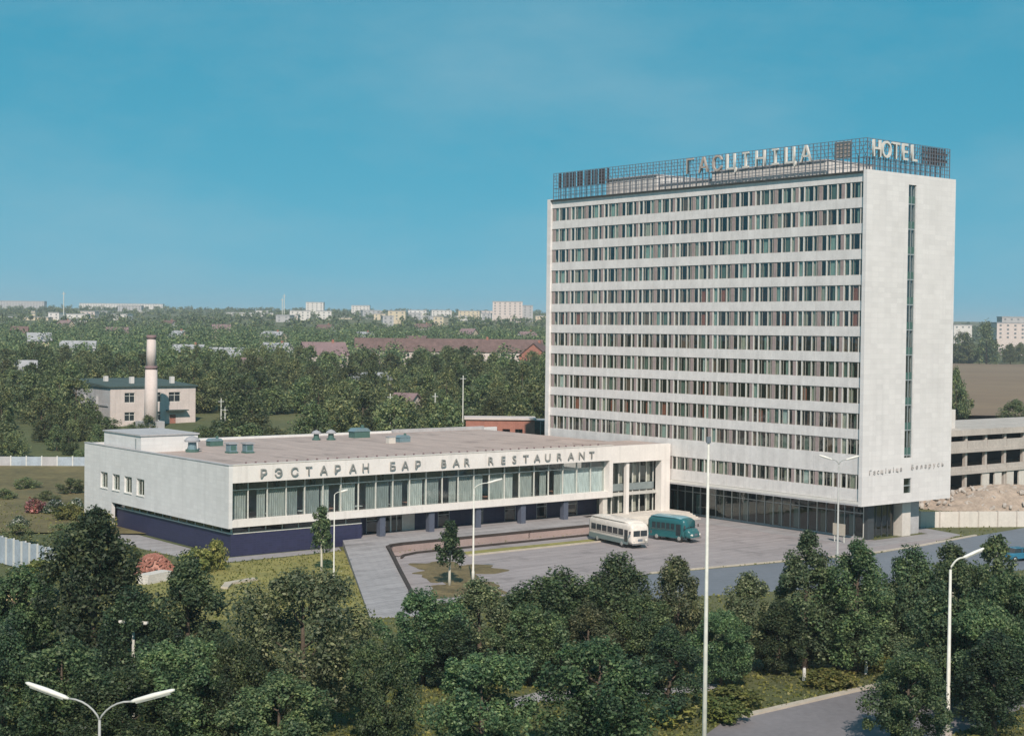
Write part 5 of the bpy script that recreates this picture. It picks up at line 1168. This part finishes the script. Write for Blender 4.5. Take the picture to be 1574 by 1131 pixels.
# ------------------------------------------------------------------ vehicles
def sup(y, w, h, z0, n=24, e=4.0):
    out = []
    for k in range(n):
        a = 2 * math.pi * (k + .5) / n; c, s = math.cos(a), math.sin(a)
        out.append((y, w / 2 * math.copysign(abs(c) ** (2 / e), c), z0 + h / 2 + h / 2 * math.copysign(abs(s) ** (2 / e), s)))
    return out
def wheel(parent, x, y, r, s):
    o = MB().tube([(x, y - .13, r), (x, y + .13, r)], r, 16).build('wheel', M['tyre'], parent)
    MB().tube([(x, y + s * .131, r), (x, y + s * .16, r)], [r * .55, r * .4], 12).build('hub', M['hub'], o); return o
def bus(lab, pos, heading, L, W, H, body, roof, skirt, snub, nwin):
    o = thing('parked_bus', lab, 'bus', (pos[0], pos[1], 0), heading)
    h0 = .45
    # body: rings along x (front = +x)
    st_ = [(-L / 2, .72, .70), (-L / 2 + .12, .90, .88), (-L / 2 + .5, 1, .98), (L / 2 - 1.4 - snub, 1, 1), (L / 2 - .55 - snub, .985, .97), (L / 2 - .22 - snub, .96, .90)]
    if snub < .1: st_ = st_[:3] + [(L / 2 - 1.0, 1, 1), (L / 2 - .4, .98, .97), (L / 2 - .14, .95, .90), (L / 2 - .02, .88, .82)]
    mb = MB(); mb.loft([sup(x, W * a, (H - h0) * b, h0, 28, 5) for x, a, b in st_]); mb.build('body', body, o, True)
    if snub > .1:
        hd = MB(); hd.loft([sup(x, W * a, 1.18 * b, h0 + .02, 24, 4) for x, a, b in ((L / 2 - snub - .5, .94, 1), (L / 2 - snub + .2, .92, 1.0), (L / 2 - .35, .86, .86), (L / 2 - .06, .72, .66), (L / 2, .55, .5))]); hd.build('bonnet', body, o, True)
    rf = MB(); rf.loft([sup(x, W * a * .93, .30, H - .19 - (1 - b) * .35, 20, 2.6) for x, a, b in ((-L / 2 + .35, .8, .6), (-L / 2 + .9, 1, 1), (L / 2 - 1.6 - snub, 1, 1), (L / 2 - .75 - snub, .85, .7))]); rf.build('roof', roof, o, True)
    for s in (-1, 1):
        MB().box(-L / 2 + .3, L / 2 - .6 - snub, s * W / 2 - (.012 if s > 0 else .02), s * W / 2 + (.02 if s > 0 else .012), h0 + .02, h0 + .55).build('skirt', skirt, o)
        x0 = -L / 2 + .7; span = (L - 2.2 - snub) / nwin
        for k in range(nwin):
            w = MB().box(x0 + k * span + .09, x0 + (k + 1) * span - .09, s * W / 2 - .03, s * W / 2 + .02, 1.45, 2.12).build('window', M['glass_veh'], o)
            MB().box(x0 + k * span + .05, x0 + (k + 1) * span - .05, s * W / 2 - .04, s * W / 2 + .012, 1.41, 1.45).build('sill', M['chrome'], w)
        for k in range(nwin - 1): MB().box(x0 + k * span + .25, x0 + (k + 1) * span - .25, s * W * .455 - .03, s * W * .455 + .035, 2.36, 2.50).build('roof_light', M['glass_veh'], o)
        MB().box(L / 2 - 1.35 - snub, L / 2 - .7 - snub, s * W / 2 - .03, s * W / 2 + .018, .75 if s < 0 else 1.45, 2.1).build('door' if s < 0 else 'window', M['glass_veh'], o)
        xf = L / 2 - snub - .16
        ws = MB().add([(xf, s * .05, 1.42), (xf - .03, s * W * .43, 1.42), (xf - .13, s * W * .41, 2.12), (xf - .1, s * .05, 2.12), (xf - .22, s * .05, 1.42), (xf - .22, s * W * .43, 1.42), (xf - .25, s * W * .41, 2.12), (xf - .25, s * .05, 2.12)],
                       [(0, 1, 2, 3), (7, 6, 5, 4), (0, 4, 5, 1), (2, 6, 7, 3), (1, 5, 6, 2), (3, 7, 4, 0)]) if snub > .1 else MB().box(L / 2 - .08, L / 2 + .015, min(s * .05, s * W * .37), max(s * .05, s * W * .37), 1.42, 2.06)
        ws.build('windscreen', M['glass_veh'], o)
        MB().tube([(L / 2 - .12 - (.1 if snub > .1 else 0), s * W * .33, .95), (L / 2 + .03, s * W * .33, .95)], [.13, .12], 12).build('headlight', M['light_lens'], o)
        MB().box(-L / 2 - .02, -L / 2 + .05, s * W * .3 - .08, s * W * .3 + .08, .95, 1.15).build('tail_light', M['tail_red'], o)
        wheel(o, L * .29 - snub * .4, s * (W / 2 - .12), .46, s); wheel(o, -L * .27, s * (W / 2 - .12), .46, s)
    MB().box(L / 2 - .1, L / 2 + .08, -W * .42, W * .42, .48, .66).build('bumper', M['chrome'], o)
    MB().box(L / 2 - .06, L / 2 + .02 if snub < .1 else L / 2 + .01, -.3, .3, .85, 1.1).build('grille', M['steel'], o)
    MB().box(-L / 2 + .02, -L / 2 + .1, -W * .3, W * .3, 1.45, 2.0).build('rear_window', M['glass_veh'], o)
    for s in (-1, 1):
        mm = MB(); mm.tube([(L / 2 - snub - .2, s * W * .46, 1.9), (L / 2 - snub + .05, s * (W * .5 + .18), 1.95)], .02, 5); mm.box(L / 2 - snub, L / 2 - snub + .06, s * (W * .5 + .2) - .1, s * (W * .5 + .2) + .1, 1.72, 2.05); mm.build('mirror', M['steel_dark'], o)
        MB().box(-L / 2 + .4, L / 2 - .7 - snub, s * W / 2 - (.008 if s > 0 else .024), s * W / 2 + (.024 if s > 0 else .008), 1.27, 1.32).build('trim_strip', M['chrome'], o)
    MB().box(-L / 2 + 1.2, -L / 2 + 2.2, -.5, .5, H - .06, H + .12).build('roof_vent', roof, o)
    for y in (-.45, .45): MB().tube([(L / 2 - snub + .02, y, 1.4), (L / 2 - snub - .02, y + .25, 1.8)], .012, 4).build('wiper', M['tyre'], o)
    return o
hd = Vector((.50, -.87)).normalized(); c = Vector(gp(905, 829)) + hd * 4.4 + Vector((1.0, .6)); bus('cream white bus with grey green skirt parked on the forecourt', (c.x, c.y), math.atan2(hd.y, hd.x), 9.0, 2.5, 2.95, M['bus_cream'], M['bus_cream'], M['bus_skirt'], 0, 6)
hd = Vector((.74, -.67)).normalized(); c = Vector(gp(1000, 827)) + hd * 3.0 + Vector((.4, .6)); bus('teal bonneted bus with pale blue roof parked near the hotel', (c.x, c.y), math.atan2(hd.y, hd.x), 6.3, 2.3, 2.85, M['bus_teal'], M['bus_teal_roof'], M['bus_teal'], .7, 5)
def car(lab, pos, heading, colr):
    m = paint('car_paint', colr, .3, 0, .6); o = thing('parked_car', lab, 'car', (pos[0], pos[1], 0), heading); W = 1.6
    prof = [(-2.0, .35), (2.0, .35), (2.08, .6), (2.0, .82), (1.0, .92), (-1.3, .95), (-1.95, .9), (-2.08, .6)]
    b = MB(); b.loft([[(x, y, .35 + (z - .35) * k) for x, z in prof] for y, k in ((-W / 2, .9), (-W / 2 + .1, 1), (W / 2 - .1, 1), (W / 2, .9))]); b.build('body', m, o)
    cab = [(-1.35, .93), (1.0, .93), (.45, 1.40), (-.95, 1.42)]
    MB().loft([[(x, y * (1 - .18 * (z > 1)), z) for x, z in cab] for y in (-W / 2 + .1, W / 2 - .1)]).build('cabin_glass', M['glass_veh'], o)
    MB().loft([[(x, y, z) for x, z in ((-.98, 1.405), (.5, 1.395), (.4, 1.46), (-.85, 1.48))] for y in (-W / 2 + .2, W / 2 - .2)]).build('roof', m, o)
    for s in (-1, 1):
        wheel(o, 1.3, s * .68, .31, s); wheel(o, -1.25, s * .68, .31, s)
        MB().tube([(2.0, s * .55, .66), (2.08, s * .55, .66)], .11, 10).build('headlight', M['light_lens'], o); MB().box(-2.09, -2.03, s * .6 - .12, s * .6 + .12, .62, .78).build('tail_light', M['tail_red'], o)
        MB().box(-.3, -.22, s * .715 - .03, s * .715 + .03, .95, 1.38).build('door_pillar', m, o)
    MB().box(2.04, 2.14, -.75, .75, .42, .52).build('bumper', M['chrome'], o); MB().box(-2.14, -2.04, -.75, .75, .42, .52).build('bumper', M['chrome'], o)
car('light blue car half hidden under the trees by the street', gp(1358, 998), math.radians(20), (.20, .42, .50))
car('bright blue car on the road at the right edge', gp(1566, 861), math.radians(25), (.03, .17, .27))
drape('rough_field', -0.40, -0.235, 176, 256, M['grass_dry'], -0.72, 24)

# grass tufts on lawns and verges
def inside(p, poly):
    c = False; n = len(poly)
    for i in range(n):
        (x1, y1), (x2, y2) = poly[i], poly[i - 1]
        if (y1 > p[1]) != (y2 > p[1]) and p[0] < (x2 - x1) * (p[1] - y1) / (y2 - y1) + x1: c = not c
    return c
hard = []
for nme in ('road', 'forecourt', 'street', 'wall_footpath', 'side_yard', 'footpath', 'hotel_apron', 'terrace', 'ramp'):
    me = bpy.data.objects[nme].data; f = me.polygons[0] if nme not in ('terrace', 'ramp') else me.polygons[1]
    hard.append([(me.vertices[i].co.x, me.vertices[i].co.y) for i in f.vertices])
pts = []
gt = random.Random(33)
while len(pts) < 52000:
    x = gt.uniform(-20, 1594); y = gt.uniform(736, 1150); p = gp(x, y)
    lx = (p[0] - RO[0]) * EX[0] + (p[1] - RO[1]) * EX[1]; ly = (p[0] - RO[0]) * LY[0] + (p[1] - RO[1]) * LY[1]
    if (-1 < lx < 84 and ly > -.5) or (p[1] > 250): continue
    if any(inside(p, h) for h in hard): continue
    pts.append((p[0], p[1], 0.08 if not (p[1] > 176 and p[0] / p[1] < -.235) else terrain(*p) + .24))
g = np.random.default_rng(9); P = np.array(pts); D = g.normal(size=P.shape); D[:, 2] *= .15; D /= np.linalg.norm(D, axis=1)[:, None]
V = leaf_cloud(P, D, g, 0.24, (1, 1, 1)); V[:, 2] = np.maximum(V[:, 2], .01)
tag(link('grass_tufts', quads_mesh('grass_tufts', V, M['leaf_shrub'])), 'rough grass tufts on the lawns and verges', None, None, 'stuff')
mb = MB()
for k in range(420):
    cx, cy, rx, ry, hm = (70.5, 214, 16, 5, 3.3) if k % 3 else (82, 216, 14, 6, 2.6)
    a = gt.random() * 6.28; r = gt.random() ** .5; z = hm * math.cos(r * 1.5) ** 1.0 * .95; n0 = len(mb.v); u = gt.random() * 3.14; q_ = gt.uniform(.1, .4)
    mb.box(-q_, q_, -q_ * .6, q_ * .6, -q_ * .4, q_ * .4)
    for i in range(n0, len(mb.v)):
        v = mb.v[i]; mb.v[i] = (cx + rx * r * math.cos(a) + v[0] * math.cos(u) - v[1] * math.sin(u), cy + ry * r * math.sin(a) + v[0] * math.sin(u) + v[1] * math.cos(u), z + v[2] + .4 * v[0])
tag(mb.build('rubble_chunks', M['concrete']), 'broken concrete chunks strewn over the earth heaps', None, None, 'stuff')

# ------------------------------------------------------------------ haze
hz = MB().box(-6500, 6500, -80, 8800, -2, 110)
m = bpy.data.materials.new('haze'); m.use_nodes = True; t = m.node_tree; t.nodes.clear()
vo = t.nodes.new('ShaderNodeVolumePrincipled'); vo.inputs['Color'].default_value = (0.80, 0.90, 0.95, 1); vo.inputs['Density'].default_value = 0.00016
oo = t.nodes.new('ShaderNodeOutputMaterial'); t.links.new(vo.outputs[0], oo.inputs['Volume'])
tag(hz.build('haze', m), 'thin pale haze over the town', None, None, 'stuff')
